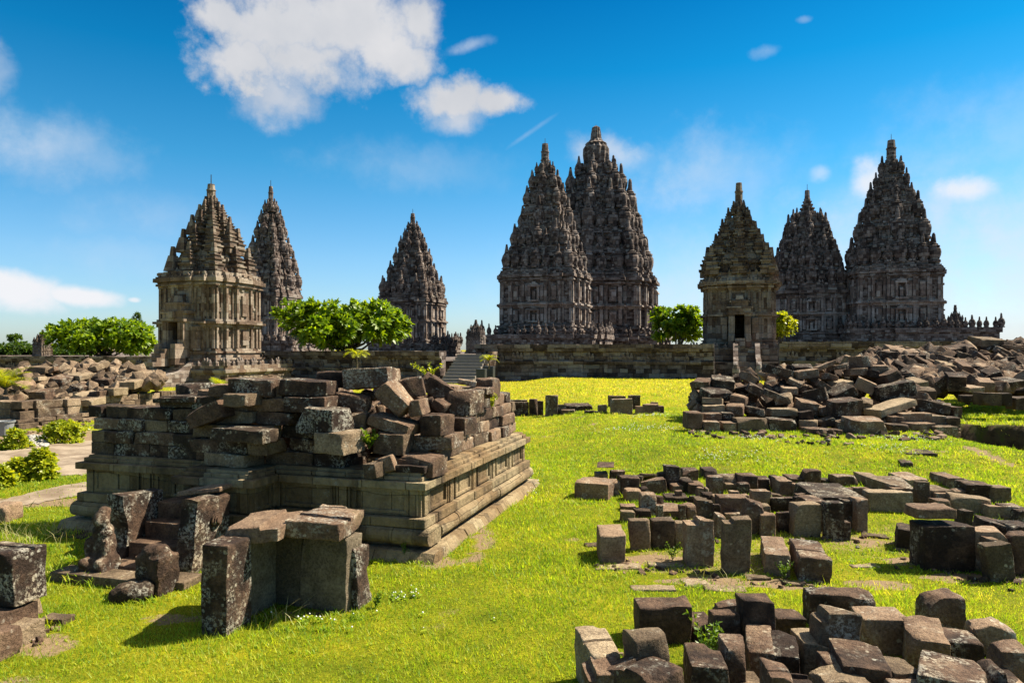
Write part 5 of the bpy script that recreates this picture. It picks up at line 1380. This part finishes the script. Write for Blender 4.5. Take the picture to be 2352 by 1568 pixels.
# ---- the upright slabs with cap stones in front
p3 = ground_at(795, 1407); v2 = Vector((VX, VY, 0)); u2 = Vector((UX, UY, 0))
SLAB = 'blocks of the roofed slab group'
def up(s, w, d, h, fwd, label, mat, name='stone_slab', z=-.04, yaw=0, **kw):
    c = p3 - v2 * (s + w / 2) + u2 * (d / 2 - fwd); c.z = terrain(c.x, c.y) + z
    o = block(w, d, h, c, GRID + yaw, (0, 0), mat, name=name, cat='stone slab', **kw); tag(o, label, None, SLAB); return o
up(0.0, .60, .34, .90, 0, 'broad smooth upright slab with a lit rough right edge under the cap stones', 'stone_smooth', chips=1)
up(.605, .36, .30, .88, -.02, 'narrow recessed upright slab between the broad slab and the ribbed one', 'stone_smooth', chips=0)
up(.96, .24, .80, .88, .58, 'ribbed upright slab between the grooved pillar and the recessed slab', 'stone_smooth', chips=0)
o = up(.85, .33, .42, 1.00, .98, 'grooved pillar at the left end of the slab group, lichen on its lit side', 'stone_crust', 'stone_pillar', chips=1); o['category'] = 'pillar'
mbp = MB(); up(-.09, .085, .30, .74, -.10, 'rough lichen-crusted stone against the right end of the slab group', 'stone_crust', 'stone_block', chips=2, rough=.03)
zt = .88 + p3.z
c = p3 - v2 * .34 + u2 * .12; c.z = zt
o = block(.66, .70, .20, c, GRID + 6, (1, 1), 'stone_lichen', groove=(-.25, .12, .04), name='cap_stone', cat='cap stone'); tag(o, 'right cap stone with a groove, lying across the upright slabs', None, SLAB)
c = p3 - v2 * .95 + u2 * -.18; c.z = zt + .01
o = block(.62, .80, .18, c, GRID + 14, (1, -3), 'stone', step=(.3, .25), name='cap_stone', cat='cap stone'); tag(o, 'left cap stone with a step, lying across the upright slabs', None, SLAB)
c = p3 - v2 * .52 + u2 * .52; c.z = zt + .04
o = block(.36, .30, .15, c, GRID + 4, (0, 0), 'stone', name='cap_stone', cat='cap stone', groove=(0, .25, .03)); tag(o, 'small cap stone with a square socket behind the two larger ones', None, SLAB)

# ---- stones at the left edge
cl = Crop(0, 1200, 3.095)
LEFT = 'blocks at the left edge'
g = ground_at(*cl(150, 1280))
def lft(x0, x1, y0, y1, dz, D, yaw, mat, label, **kw):
    o = prop(cl, x0, x1, y0, y1, g.y + dz, D, 0, yaw, mat, **kw); tag(o, label, None, LEFT); return o
lft(-160, 290, 515, 925, .25, .4, -14, 'stone_crust', 'big white-crusted block resting on others at the left edge', chips=1, groove=(.2, .1, .03))
lft(120, 268, 900, 1060, .45, .3, -10, 'stone_pale', 'pale stone propping the white-crusted block')
lft(-140, 170, 965, 1190, .05, .5, -16, 'stone', 'brown block lying below the white-crusted one')
lft(-60, 270, 1120, 1290, -.05, .4, -14, 'stone_pale', 'low tan block in front of the brown one at the left edge', pitch=8)
lft(-160, 58, 1165, 1460, -.45, .4, -10, 'stone_lichen', 'nearest block at the left edge, cut off by the view')
o = stand(cl, 275, 495, 1075, 1020, 1120, -8, mat='stone_pale', cluster=None); tag(o, 'small flat tan stone lying on the grass beside the left edge blocks', None, LEFT)
o = stand(cl, -120, 52, 200, 155, 330, 0, mat='stone', boulder=.4, cluster=None); tag(o, 'rounded dark stone at the left edge above the tall grass', None, LEFT)

# ------------------------------------------------------------------ heaps of fallen blocks
HEAP = 'the right heap'
ch = Crop(1680, 800, 2.6727)
base_Z = ground_at(*ch(800, 742)).y
def hz(y): return base_Z + (738 - y) / 738.0 * 7.0
rows = {
 'the bottom course': [(200, 310, 672, 735), (325, 415, 678, 738), (415, 625, 650, 738), (632, 812, 655, 738), (1430, 1550, 690, 755), (1545, 1720, 680, 745), (1725, 1880, 705, 770), (85, 190, 610, 722, 0, dict(boulder=.2))],
 'the second course': [(200, 320, 618, 672), (322, 400, 614, 676), (645, 825, 585, 640), (480, 600, 568, 642, 12, dict(boulder=.4)), (1515, 1705, 618, 688), (1435, 1520, 640, 690), (1715, 1800, 632, 702), (1795, 1890, 645, 715), (205, 350, 565, 618), (1840, 1895, 575, 650)],
 'the front tumble': [(870, 1110, 715, 800, 3, dict(groove=(.2, .08, .03))), (960, 1125, 770, 842), (1160, 1400, 655, 800, 0, dict(look='massive lit block')), (1080, 1170, 660, 750, -8), (965, 1050, 570, 642, -10), (972, 1085, 642, 720, -16), (850, 970, 665, 722)],
 'the middle': [(205, 385, 465, 525), (205, 340, 522, 565), (360, 480, 560, 640, 0, dict(boulder=.4)), (390, 505, 490, 575, 12, dict(boulder=.3)), (1035, 1250, 520, 690, -5, dict(look='big square dark block')), (1290, 1625, 520, 640, -13, dict(mat='stone_pale', look='long pale beam')), (1640, 1845, 530, 630, 6), (880, 1040, 445, 562, -14), (605, 785, 455, 560, 22), (490, 610, 415, 512, 30, dict()), (1035, 1215, 430, 545, -28, dict()), (830, 960, 530, 622, 6), (840, 930, 600, 680, -8), (690, 800, 490, 560, -15), (1250, 1340, 520, 600, 20)],
 'the top': [(455, 560, 340, 432, 26), (260, 415, 378, 450, 6), (155, 262, 395, 445), (610, 800, 295, 388, 13, dict(look='big overhanging flat block')), (800, 965, 325, 395, -6, dict(groove=(0, .1, .03))), (810, 935, 302, 336), (1220, 1360, 375, 500, 25), (1350, 1615, 400, 540, -10, dict(look='large lichen-topped block', mat='stone_lichen')), (1370, 1500, 332, 430, -20), (1165, 1290, 322, 376), (1215, 1310, 240, 332), (950, 1080, 272, 342, -22), (1035, 1165, 290, 342, -10), (1290, 1365, 335, 396, 10), (1320, 1435, 300, 360), (1000, 1100, 352, 422, 24), (1065, 1180, 400, 455, -5, dict(mat='stone_pale')), (730, 830, 445, 492), (770, 880, 388, 445, 24), (960, 1060, 400, 480, 35)]}
for row, lst in rows.items():
    for e in lst:
        kw = dict(e[5]) if len(e) > 5 else {}
        roll = e[4] if len(e) > 4 else random.uniform(-2, 2)
        if abs(roll) >= 24 and 'L' not in kw: kw.update(L=(e[1] - e[0]) / 2.6727 * .91875 * hz(e[3]) / F * .86, H=(e[3] - e[2]) / 2.6727 * .91875 * hz(e[3]) / F * .62)
        calm = row in ('the bottom course', 'the second course')
        prop(ch, *e[:4], hz(e[3]), random.uniform(.5, .8), roll, random.uniform(-12, 8) if calm else random.uniform(-32, 20), kw.pop('mat', None), HEAP, row, pitch=0 if calm else random.uniform(-8, 14), r=.022, **kw)
def heap_spots(crop, outline, zf, n, s0, s1, back=.7):
    """stones scattered under a skyline: outline = [(x, y_top, y_bottom)] in the crop, zf(y) = depth"""
    out = []
    xs = [o[0] for o in outline]
    for _ in range(n):
        x = random.uniform(xs[0], xs[-1]); yt = np.interp(x, xs, [o[1] for o in outline]); yb = np.interp(x, xs, [o[2] for o in outline])
        y = yt + (yb - yt) * random.random() ** .85
        a, b = crop(x, y); Z = zf(y) + random.uniform(back, back + 1.2)
        out.append((at(a, b, Z), random.uniform(s0, s1), (random.uniform(-1.0, 1.0), random.uniform(-1.0, 1.0), random.uniform(0, 6))))
    return out
rubble('dark broken stones packed between the blocks of the right heap', heap_spots(ch, [(150, 430, 735), (450, 380, 735), (620, 340, 735), (900, 330, 730), (1200, 330, 740), (1450, 370, 740), (1650, 480, 740), (1870, 620, 760)], hz, 460, .3, .7), M['stone_rubble'])
# second heap farther back on the right
cr = Crop(2160, 820, 5.228)
def rz(y): return 27.0 + (820 - y) / 820.0 * 11
FAR = 'the far right heap'
for e in [(1425, 1780, 120, 240, 3, 'stone_pale', dict(look='big pale flat-topped block')), (1050, 1390, 215, 340, -8, 'stone', {}), (1000, 1230, 350, 470, 14, 'stone', {}), (980, 1180, 440, 540, 10, 'stone_pale', {}), (1210, 1385, 300, 410, 16, 'stone_pale', {}), (1400, 1590, 290, 450, 28, 'stone', {}), (1720, 1920, 245, 385, 26, 'stone_lichen', {}), (215, 385, 300, 430, 0, 'stone', {}), (555, 740, 345, 430, 0, 'stone', {}), (460, 690, 290, 350, -4, 'stone', {}), (860, 1060, 300, 380, 10, 'stone', {}),
          (1215, 1355, 450, 580, 6, 'stone', {}), (1355, 1640, 475, 560, 3, 'stone', {}), (1570, 1760, 525, 690, -20, 'stone_lichen', {}), (1090, 1300, 600, 800, 0, 'stone', {}), (1215, 1455, 750, 820, 0, 'stone', {}), (1480, 1665, 670, 800, 4, 'stone', {}), (1650, 1980, 450, 520, 6, 'stone', {}), (1760, 2000, 650, 770, -8, 'stone', {}), (1365, 1490, 620, 680, 5, 'stone_pale', {}), (1840, 2050, 215, 300, 10, 'stone', {}), (590, 760, 660, 800, -10, 'stone_pale', {}), (700, 910, 790, 920, 0, 'stone_pale', dict(look='pale square block'))]:
    kw = dict(e[6])
    if abs(e[4]) >= 24: kw.update(L=(e[1] - e[0]) / 5.228 * .91875 * rz(e[3]) / F * .86, H=(e[3] - e[2]) / 5.228 * .91875 * rz(e[3]) / F * .6)
    prop(cr, *e[:4], rz(e[3]), random.uniform(.7, 1.1), e[4], random.uniform(-25, 12), e[5], FAR, '', pitch=random.uniform(2, 16), r=.025, **kw)
rubble('broken blocks heaped far back at the right edge', heap_spots(cr, [(-250, 430, 700), (150, 330, 700), (420, 300, 720), (800, 320, 780), (1100, 260, 800), (1450, 200, 800), (1800, 215, 800), (2300, 180, 800), (3200, 150, 800)], rz, 700, .4, 1.05, .5), M['stone_rubble'])
# stones set along the lip of the cut, and its earth face
CUT = 'the edge of the earth cut'
for e in [(1490, 1725, 840, 1005, 0), (1725, 1860, 845, 1010, 0), (1925, 2180, 900, 1060, 0), (2180, 2500, 880, 1060, 2)]:
    prop(cr, *e[:4], 25.2, .7, e[4], -8, 'stone_grey', CUT, '')
prop(cr, 1255, 1440, 870, 970, 26.0, .5, 0, -10, 'stone_grey', CUT, '', boulder=.5, look='low rounded boulder')
# ---- the other ruin at the left
c7 = Crop(0, 860, 4.127)
LO = ground_at(50, 984)
lr = empty('ruined_plinth', LO, GRID); tag(lr, 'low ruined base at the far left, its lit pale side heaped with rubble', 'ruin', None, 'thing')
rq = random.Random(9)
def line(o, z0, z1, lo, hi, name, mat, L=9.0, depth=.6, miss=0.0, rough=False):
    mb = MB()
    for (dx, dy, rz_, n) in ((0, 1, math.pi / 2, 1), (-1, 0, math.pi, 1)):
        x = 0.0 if dy else 0.0
        while x < L:
            w = min(rq.uniform(lo, hi), L - x + .1)
            if rq.random() >= miss:
                if dy: mb.box(o - depth / 2 + rq.uniform(-.09, .09), x + w / 2 - o, z0 + rq.uniform(-.02, .02), depth * rq.uniform(.85, 1.1), w - .02, z1 - z0 + rq.uniform(-.05, .02), R(rq.uniform(-5, 5)), rq.uniform(.94, 1))
                else: mb.box(-x - w / 2 + o - depth, -o + depth / 2 + rq.uniform(-.04, .04), z0, w - .015, depth, z1 - z0 + rq.uniform(-.02, .02), R(rq.uniform(-2, 2)))
            x += w
    soft_edges(mb.build(name, mat, lr), .02)
line(.45, -.2, .22, .7, 1.2, 'footing', M['stone_rubble_pale'], 10); line(.30, .222, .38, .6, 1.1, 'lower_moulding', M['stone_rubble_pale'], 9.6)
line(.05, .0, .72, .5, .9, 'first_course', M['stone_rubble_pale']); line(.0, .722, 1.02, .5, 1.0, 'second_course', M['stone_rubble_pale'], 9);
LH = 'the far left heap'
def lz(y): return LO.y + .3 + (800 - y) / 800.0 * 10.5
for e in [(345, 520, 470, 580, 0, 'stone', {}), (660, 830, 575, 650, 0, 'stone', dict(look='square flat block')), (1125, 1270, 450, 530, 0, 'stone_pale', {}), (550, 730, 325, 410, 6, 'stone', {}), (960, 1090, 195, 270, -8, 'stone_pale', dict(look='tilted reddish slab', pitch=20)), (335, 520, 225, 300, 4, 'stone_pale', {}), (545, 660, 225, 300, -18, 'stone', {}), (190, 330, 365, 500, 28, 'stone', {}), (770, 900, 405, 490, 18, 'stone', {}), (305, 450, 335, 410, -14, 'stone_pale', {}), (1280, 1435, 375, 450, 0, 'stone_pale', {}), (820, 970, 490, 560, 10, 'stone_pale', {}), (960, 1120, 475, 560, -4, 'stone', {}), (95, 290, 665, 720, 0, 'stone', {}), (880, 1030, 560, 630, 0, 'stone_pale', {}), (1025, 1190, 345, 410, 0, 'stone', {}), (700, 950, 300, 360, 2, 'stone_pale', {}), (40, 195, 520, 640, 0, 'stone', dict(boulder=.3))]:
    kw = dict(e[6])
    if abs(e[4]) >= 24: kw.update(L=(e[1] - e[0]) / 4.127 * .91875 * lz(e[3]) / F * .86, H=(e[3] - e[2]) / 4.127 * .91875 * lz(e[3]) / F * .6)
    prop(c7, *e[:4], lz(e[3]), random.uniform(.6, .9), e[4], random.uniform(-30, 5), e[5], LH, '', **{**dict(pitch=random.uniform(0, 12), r=.025), **kw})
rubble('brown broken stones heaped on the low ruin at the far left', heap_spots(c7, [(-400, 320, 640), (0, 300, 640), (200, 235, 640), (600, 215, 620), (1000, 200, 560), (1250, 230, 480), (1500, 300, 440), (1650, 330, 420)], lz, 640, .35, .9, .4), M['stone_rubble_pale'])
# pebbles by the walk
def pebbles():
    V, I = [], []; n0 = 0; rnd = random.Random(3)
    for _ in range(170):
        x, y = rnd.uniform(300, 490), rnd.uniform(950, 1060)
        a, b = c7(x, y); g = ground_at(a, b); s = rnd.uniform(.04, .11)
        bm = bmesh.new(); bmesh.ops.create_icosphere(bm, subdivisions=1, radius=s)
        for v in bm.verts: v.co.z *= .6; v.co += mn.noise_vector(v.co * 9 + Vector((x, y, 0))) * s * .4; v.co += g + Vector((0, 0, s * .2))
        for f in bm.faces: I += [v.index + n0 for v in f.verts]
        V += [v.co.copy() for v in bm.verts]; n0 += len(bm.verts); bm.free()
    tag(big_mesh('pebbles', V, 3, I, M['pebble']), 'small grey pebbles spilled between the shrubs', 'pebbles', None, 'stuff')
pebbles()

def chips():
    """small broken pieces at the feet of the heaps and of the ruin"""
    rnd = random.Random(17); out = []
    def along(a, b, n, s0, s1, wob):
        for _ in range(n):
            t = rnd.random(); x, y = a[0] + (b[0] - a[0]) * t, a[1] + (b[1] - a[1]) * t + rnd.gauss(0, wob)
            g = ground_at(x, y); s = rnd.uniform(s0, s1); out.append((g + Vector((0, 0, s * .12)), s, (rnd.uniform(-.4, .4), rnd.uniform(-.4, .4), rnd.uniform(0, 6))))
    along((1590, 1000), (2190, 1004), 70, .10, .30, 5); along((1740, 1012), (2000, 1024), 16, .08, .2, 3); along((1580, 960), (1590, 1000), 10, .1, .3, 3)
    along((1370, 1300), (1900, 1345), 40, .04, .11, 8); along((2060, 1290), (2350, 1345), 26, .04, .12, 8); along((1440, 1200), (2000, 1240), 30, .05, .12, 12)
    along((1360, 1560), (1480, 1480), 12, .03, .08, 10); along((990, 1288), (1210, 1128), 24, .03, .08, 3); along((460, 1440), (840, 1400), 18, .02, .06, 5); along((20, 1005), (330, 950), 40, .08, .25, 6); along((0, 1500), (140, 1440), 14, .03, .08, 8)
    o = rubble('small broken stone chips scattered at the foot of the heaps', out, M['stone_rubble']); o.name = 'stone_chips'
chips()

# ------------------------------------------------------------------ walk, turf, weeds
def sheet(name, top, bot, mat, lift=.012):
    """strip of ground between two lines given as (x, y) in the wide picture"""
    xs = np.linspace(top[0][0], top[-1][0], 60); V = []; I = []
    for x in xs:
        a = np.interp(x, [p[0] for p in top], [p[1] for p in top]); b = np.interp(x, [p[0] for p in bot], [p[1] for p in bot])
        a += 3 * mn.noise(Vector((x * .05, 1, 0))); b += 5 * mn.noise(Vector((x * .05, 5, 0)))
        for k in range(14):
            g = ground_at(x, a + (b - a) * k / 13); V.append((g.x, g.y, g.z + lift))
    for i in range(59):
        for k in range(13): a = i * 14 + k; I += [a, a + 1, a + 15, a + 14]
    return tag(big_mesh(name, V, 4, I, mat), kind='structure')
mp, t, b = material('pale_walk'); tcn = t.new('ShaderNodeTexCoord'); n1, _ = t.noise(tcn.outputs['Object'], 1.5, 5, .6); n2, _ = t.noise(tcn.outputs['Object'], 40, 3, .6)
t.put(b.inputs['Base Color'], t.mix(t.smooth(n2, .4, .65, 0.0, .45), t.mix(t.smooth(n1, .35, .65), (.15, .105, .066), (.31, .245, .175)), (.11, .075, .045))); b.inputs['Roughness'].default_value = .9; bump(t, b, n2, .4, .01)
WALK_T, WALK_B = [(-160, 1055), (0, 1036), (70, 1026), (130, 1019), (200, 1012), (330, 1006)], [(-160, 1115), (0, 1108), (80, 1100), (140, 1094), (200, 1088), (330, 1080)]
sheet('path', WALK_T, WALK_B, mp)
TR_T, TR_B = [(-160, 1180), (0, 1150), (70, 1132), (140, 1116), (220, 1104), (330, 1096)], [(-160, 1215), (0, 1176), (70, 1158), (140, 1146), (220, 1132), (330, 1122)]
sheet('path', TR_T, TR_B, mp)
# paving stones sunk in the turf by the middle field
PAVE = 'flat paving stones sunk in the grass'
for i, (x, y, w, d, yaw, lab) in enumerate([(1420, 1303, .62, .22, -3, 'long pale paving stone in front of the squat chipped block'), (1365, 1252, .30, .16, 5, 'small pale paving stone left of the squat chipped block'), (1530, 1297, .50, .18, 2, 'pale paving strip beside the squat chipped block'), (1600, 1338, .32, .26, 3, 'square pale paving stone before the tall step-cut blocks'), (1665, 1352, .5, .2, -2, 'widest pale paving stone before the low beams'),
                                             (1740, 1328, .30, .16, 4, 'small paving stone at the foot of the tall grey block'), (1840, 1342, .32, .16, -4, 'paving stone by the raised-rim beam'), (1985, 1300, .4, .14, 6, 'sunken stone in the grass right of the raised-rim beam'), (2010, 1232, .36, .2, -6, 'sunken stone behind the raised-rim beam'), (2085, 1262, .4, .18, 20, 'sunken stone left of the biggest broad block'), (1500, 1352, .55, .16, 1, 'pale flat stone in the grass behind the near field'), (170, 1225, .9, .5, -17, 'dark paving in the shade by the left corner of the ruin')]):
    g = ground_at(x, y); o = block(w, d, .07, (g.x, g.y, g.z - .045), yaw, (0, 0), 'stone_pale' if i != 11 else 'stone_grey', name='paving_stone', cat='paving stone', rough=.016, r=.02); tag(o, lab, None, PAVE)

X0, X1, Y0, Y1, ST = -52.0, 52.0, 3.5, 63.0, .25
gx = np.arange(X0, X1 + ST, ST); gy = np.arange(Y0, Y1 + ST, ST)
TG = np.array([[terrain(x, y) for x in gx] for y in gy]); DG = np.array([[dirt_amount(x, y) if y < 40 and abs(x) < 30 else 0.0 for x in gx] for y in gy])
CLG = np.array([[mn.noise(Vector((x * .9, y * .9, 12.0))) + .5 * mn.noise(Vector((x * 3.1, y * 3.1, 2.0))) for x in gx] for y in gy])
def bil(G, x, y):
    u = np.clip((x - X0) / ST, 0, len(gx) - 1.001); v = np.clip((y - Y0) / ST, 0, len(gy) - 1.001)
    i = u.astype(int); j = v.astype(int); a = u - i; c = v - j
    return (G[j, i] * (1 - a) + G[j, i + 1] * a) * (1 - c) + (G[j + 1, i] * (1 - a) + G[j + 1, i + 1] * a) * c
def in_strip(x, y, top, bot):
    px_ = CX + F * x / y; py_ = HY + F * (CAMH - bil(TG, x, y)) / y
    ta = np.interp(px_, [p[0] for p in top], [p[1] for p in top]); tb = np.interp(px_, [p[0] for p in bot], [p[1] for p in bot])
    return (py_ > ta) & (py_ < tb) & (px_ < 330)
def blades():
    Vs, n0, Is = [], 0, []
    for (ya, yb, dens, h, w) in ((4.0, 8.5, 2600, .050, .0095), (8.5, 13, 1400, .055, .013), (13, 20, 600, .065, .022), (20, 36, 330, .065, .028), (36, 61, 75, .08, .06)):
        wd = lambda y: .80 * y + 2.0
        n = int(dens * (yb - ya) * 2 * wd((ya + yb) / 2))
        y = rng.uniform(ya, yb, n); x = rng.uniform(-1, 1, n) * wd(yb)
        k = np.abs(x) < wd(y); x, y = x[k], y[k]
        d = bil(DG, x, y) + rng.uniform(-.3, .3, len(x)); keep = d < .36
        keep &= ~in_strip(x, y, WALK_T, WALK_B) & ~(in_strip(x, y, TR_T, TR_B) & (rng.random(len(x)) < .85))
        # not inside the ruin's footprint
        lx = (x - RO.x) * VX + (y - RO.y) * VY; ly = (x - RO.x) * UX + (y - RO.y) * UY
        keep &= ~((lx < .3) & (lx > -RL - .3) & (ly > -.3) & (ly < RT + .3))
        x, y = x[keep], y[keep]; n = len(x); z = bil(TG, x, y)
        cl = bil(CLG, x, y)
        hh = h * rng.uniform(.5, 1.25, n) * (1 + .7 * np.clip(cl, -.6, 1.0)); hh *= np.where(rng.random(n) < .015, 2.2, 1)
        a = rng.uniform(0, 2 * np.pi, n); lean = rng.uniform(.2, 1.0, n) * hh; b_ = rng.uniform(0, 2 * np.pi, n)
        ww = w * rng.uniform(.6, 1.3, n) / 2
        P = np.stack([x, y, z - .006], 1); side = np.stack([np.cos(a) * ww, np.sin(a) * ww, np.zeros(n)], 1)
        tip = P + np.stack([np.cos(b_) * lean, np.sin(b_) * lean, hh], 1)
        V = np.stack([P - side, P + side, tip], 1).reshape(-1, 3)
        Vs.append(V); Is.append(np.arange(len(V)) + n0); n0 += len(V)
    o = big_mesh('grass', np.concatenate(Vs), 3, np.concatenate(Is), M['grass'])
    tag(o, 'short yellow-green turf', 'grass', None, 'stuff')
blades()
def tufts(name, label, spots, mat, n=26, h=.2, w=.008, spread_=.12):
    V = []; I = []
    rnd = random.Random(len(spots) + int(h * 100))
    for (x, y, s) in spots:
        g = ground_at(x, y)
        for _ in range(int(n * s)):
            p = g + Vector((rnd.gauss(0, spread_ * s), rnd.gauss(0, spread_ * s), -.01)); l = h * rnd.uniform(.5, 1.15) * min(1.2, s); a = rnd.uniform(0, 6.28); e = rnd.uniform(.15, .75)
            d = Vector((math.cos(a) * e, math.sin(a) * e, 1)); sd = Vector((-math.sin(a), math.cos(a), 0)) * w
            m_ = p + d * l * .55; q = p + Vector((d.x * 1.6, d.y * 1.6, .85)) * l
            i0 = len(V); V += [p - sd * .6, p + sd * .6, m_ + sd, m_ - sd, q + sd * .15, q - sd * .15]; I += [i0, i0 + 1, i0 + 2, i0 + 3, i0 + 3, i0 + 2, i0 + 4, i0 + 5]
    tag(big_mesh(name, V, 4, I, mat), label, 'grass', None, 'stuff')
rt = random.Random(5)
sp_ = [(x, y, s) for x, y, s in [(180, 1335, 1.3), (150, 1325, 1.2), (215, 1345, 1.0), (60, 1420, .9), (30, 1450, .9), (90, 1440, .8), (350, 1385, .7), (300, 1390, .6), (420, 1350, .7), (470, 1330, .6)]]
for _ in range(70): sp_.append((rt.uniform(470, 830), rt.uniform(1408, 1425) + (25 if rt.random() < .3 else 0), rt.uniform(.25, .55)))
for _ in range(60): sp_.append((rt.uniform(1380, 1900), rt.uniform(1225, 1345), rt.uniform(.2, .5)))
for _ in range(60): sp_.append((rt.uniform(1950, 2352), rt.uniform(1220, 1345), rt.uniform(.2, .45)))
for _ in range(40): sp_.append((rt.uniform(850, 990), rt.uniform(1283, 1296), rt.uniform(.2, .5)))
for _ in range(40): q = rt.random(); sp_.append((990 + 225 * q, 1292 - 165 * q, rt.uniform(.2, .4)))
for _ in range(50): sp_.append((rt.uniform(1580, 2190), rt.uniform(985, 1035), rt.uniform(.4, .9)))
for _ in range(120): sp_.append((rt.uniform(1250, 2352), rt.uniform(1035, 1085), rt.uniform(.3, .8)))
for _ in range(60): sp_.append((rt.uniform(1160, 1530), rt.uniform(948, 958), rt.uniform(.5, 1.0)))
for _ in range(90): sp_.append((rt.uniform(850, 2352), rt.uniform(1100, 1540), rt.uniform(.15, .35)))
for _ in range(60): sp_.append((rt.uniform(0, 900), rt.uniform(1420, 1560), rt.uniform(.15, .4)))
for _ in range(60): sp_.append((rt.uniform(2190, 2352), rt.uniform(925, 1010), rt.uniform(.6, 1.5)))
for _ in range(50): sp_.append((rt.uniform(0, 210), rt.uniform(1170, 1330), rt.uniform(.4, .9)))
for b_ in BLOCKS:                                     # grass grows up round the feet of the stones
    o_ = b_[0]; lx, ly, lz_ = o_.location
    if ly < 24 and abs(lz_ - terrain(lx, ly)) < .12:
        for _ in range(5):
            ax, ay = rt.choice(((-.5, rt.uniform(-.5, .5)), (.5, rt.uniform(-.5, .5)), (rt.uniform(-.5, .5), -.5), (rt.uniform(-.5, .5), -.5)))
            q = o_.matrix_basis @ Vector((ax * 1.12 * max(v.co.x for v in o_.data.vertices) * 2, ay * 1.12 * max(v.co.y for v in o_.data.vertices) * 2, 0))
            if q.y > 3: sp_.append((CX + F * q.x / q.y, HY + F * (CAMH - terrain(q.x, q.y)) / q.y, rt.uniform(.18, .42)))
tufts('grass', 'longer grass tufts along the stones and on the bank', sp_, M['grass'], 34, .16, .006, .07)
st_ = [(rt.uniform(0, 150), rt.uniform(1225, 1268), rt.uniform(.6, 1.1)) for _ in range(16)] + [(rt.uniform(440, 690), rt.uniform(1408, 1455), rt.uniform(.4, .7)) for _ in range(12)] + [(rt.uniform(1500, 1900), rt.uniform(1290, 1345), rt.uniform(.3, .6)) for _ in range(14)]
tufts('tall_grass', 'tall pale seeding grass stalks at the left edge and by the slab group', st_, M['straw'], 8, .42, .0035, .10)
def clover():
    V = []; I = []; VL = []; IL = []; rnd = random.Random(8)
    for (x, y, rx, ry, n) in [(930, 1372, .25, .18, 36), (700, 1425, .9, .12, 30), (1490, 985, 2.2, .5, 200), (1640, 1048, .6, .4, 70), (1735, 1008, 1.4, .4, 120), (2075, 1008, 1.3, .4, 160), (2050, 1030, 1.0, .3, 80), (1500, 955, 1.2, .5, 90), (1210, 1110, .3, .8, 70), (1700, 1052, 1.5, .4, 80), (1010, 1450, 1.0, .3, 8)]:
        g = ground_at(x, y)
        for _ in range(int(n * .5)):
            p = Vector((g.x + rnd.gauss(0, rx * .4), g.y + rnd.gauss(0, ry * (1.0 if g.y > 15 else .5)) + .25 * ry * math.sin(rnd.uniform(0, 9)), 0)); p.z = terrain(p.x, p.y) + rnd.uniform(.03, .075); s = rnd.uniform(.005, .009) * (1 + g.y / 22)
            bm = bmesh.new(); bmesh.ops.create_icosphere(bm, subdivisions=1, radius=s); i0 = len(V)
            V += [v.co + p for v in bm.verts]
            for f in bm.faces: I += [v.index + i0 for v in f.verts]
            bm.free()
            for k in range(3):
                a = rnd.uniform(0, 6.28); q = p + Vector((math.cos(a) * .03, math.sin(a) * .03, -.022)); e = .012 * (1 + g.y / 30); j0 = len(VL)
                VL += [q + Vector((-e, -e, 0)), q + Vector((e, -e, .004)), q + Vector((e, e, 0)), q + Vector((-e, e, .006))]; IL += [j0, j0 + 1, j0 + 2, j0 + 3]
    tag(big_mesh('clover_blossoms', V, 3, I, M['flower']), 'tiny white clover blossoms in patches on the lawn', 'flowers', None, 'stuff')
    tag(big_mesh('clover_leaves', VL, 4, IL, M['grass']), 'low clover leaves in patches on the lawn', 'ground cover', None, 'stuff')
clover()
def weed(label, base, h, n, seed, leaf=.05, spread_=.5, mat='leaf_weed'):
    rnd = random.Random(seed); root = empty('weed', base); tag(root, label, 'plant', 'weeds among the stones', 'thing')
    mb = MB(); P = []; N = []
    for k in range(n):
        a = rnd.uniform(0, 6.28); e = Vector((math.cos(a) * spread_ * rnd.uniform(.3, 1), math.sin(a) * spread_ * rnd.uniform(.3, 1), rnd.uniform(.55, 1.1))) * h
        m_ = Vector((e.x * .3, e.y * .3, e.z * .55)); mb.tube([(0, 0, 0), m_, e], .004, .002, 4)
        for q in range(6):
            t = .3 + .7 * q / 5; p = m_.lerp(e, (t - .5) * 2) if t > .5 else m_ * (t * 2); P.append(p); N.append(Vector((rnd.gauss(0, .5), rnd.gauss(0, .5), 1)).normalized())
    V, I = leaf_cloud(P, N, 4, leaf, leaf * .45, rnd); big_mesh('leaves', V, 4, I, M[mat], root); mb.build('stem', M[mat], root)
weed('leafy green weed growing between the front blocks of the near stone field', ground_at(*c4(1300, 1130)) + Vector((0, 0, .05)), .52, 14, 1, .055)
weed('broad-leaved weed in a dark gap of the ruin front', at(848, 1030, 10.5), .24, 7, 2, .09, .8)
weed('bright sprig growing on top of the ruin before the stone stairs', at(985, 880, 12.2), .30, 8, 3, .06, 1.2, 'leaf_bush')
weed('sprig sprouting from the right wall of the ruin', at(1128, 940, 12.6), .28, 6, 4, .05, .5, 'leaf_bush')
weed('weed with pale leaves beside the squat chipped block', ground_at(1545, 1285), .22, 8, 5, .035, .9)
weed('weed between the two low beams', ground_at(1800, 1330), .24, 8, 6, .035, .7)
weed('broad-leaved weed on the stones at the left edge', ground_at(70, 1425) + Vector((0, 0, .12)), .16, 6, 7, .08, .8, 'leaf_bush')
weed('weed at the foot of the slab group right end', ground_at(862, 1395), .14, 6, 8, .035, .8)
weed('small weed by the ruin footing', ground_at(930, 1288), .22, 5, 9, .035, .4)
label_blocks()
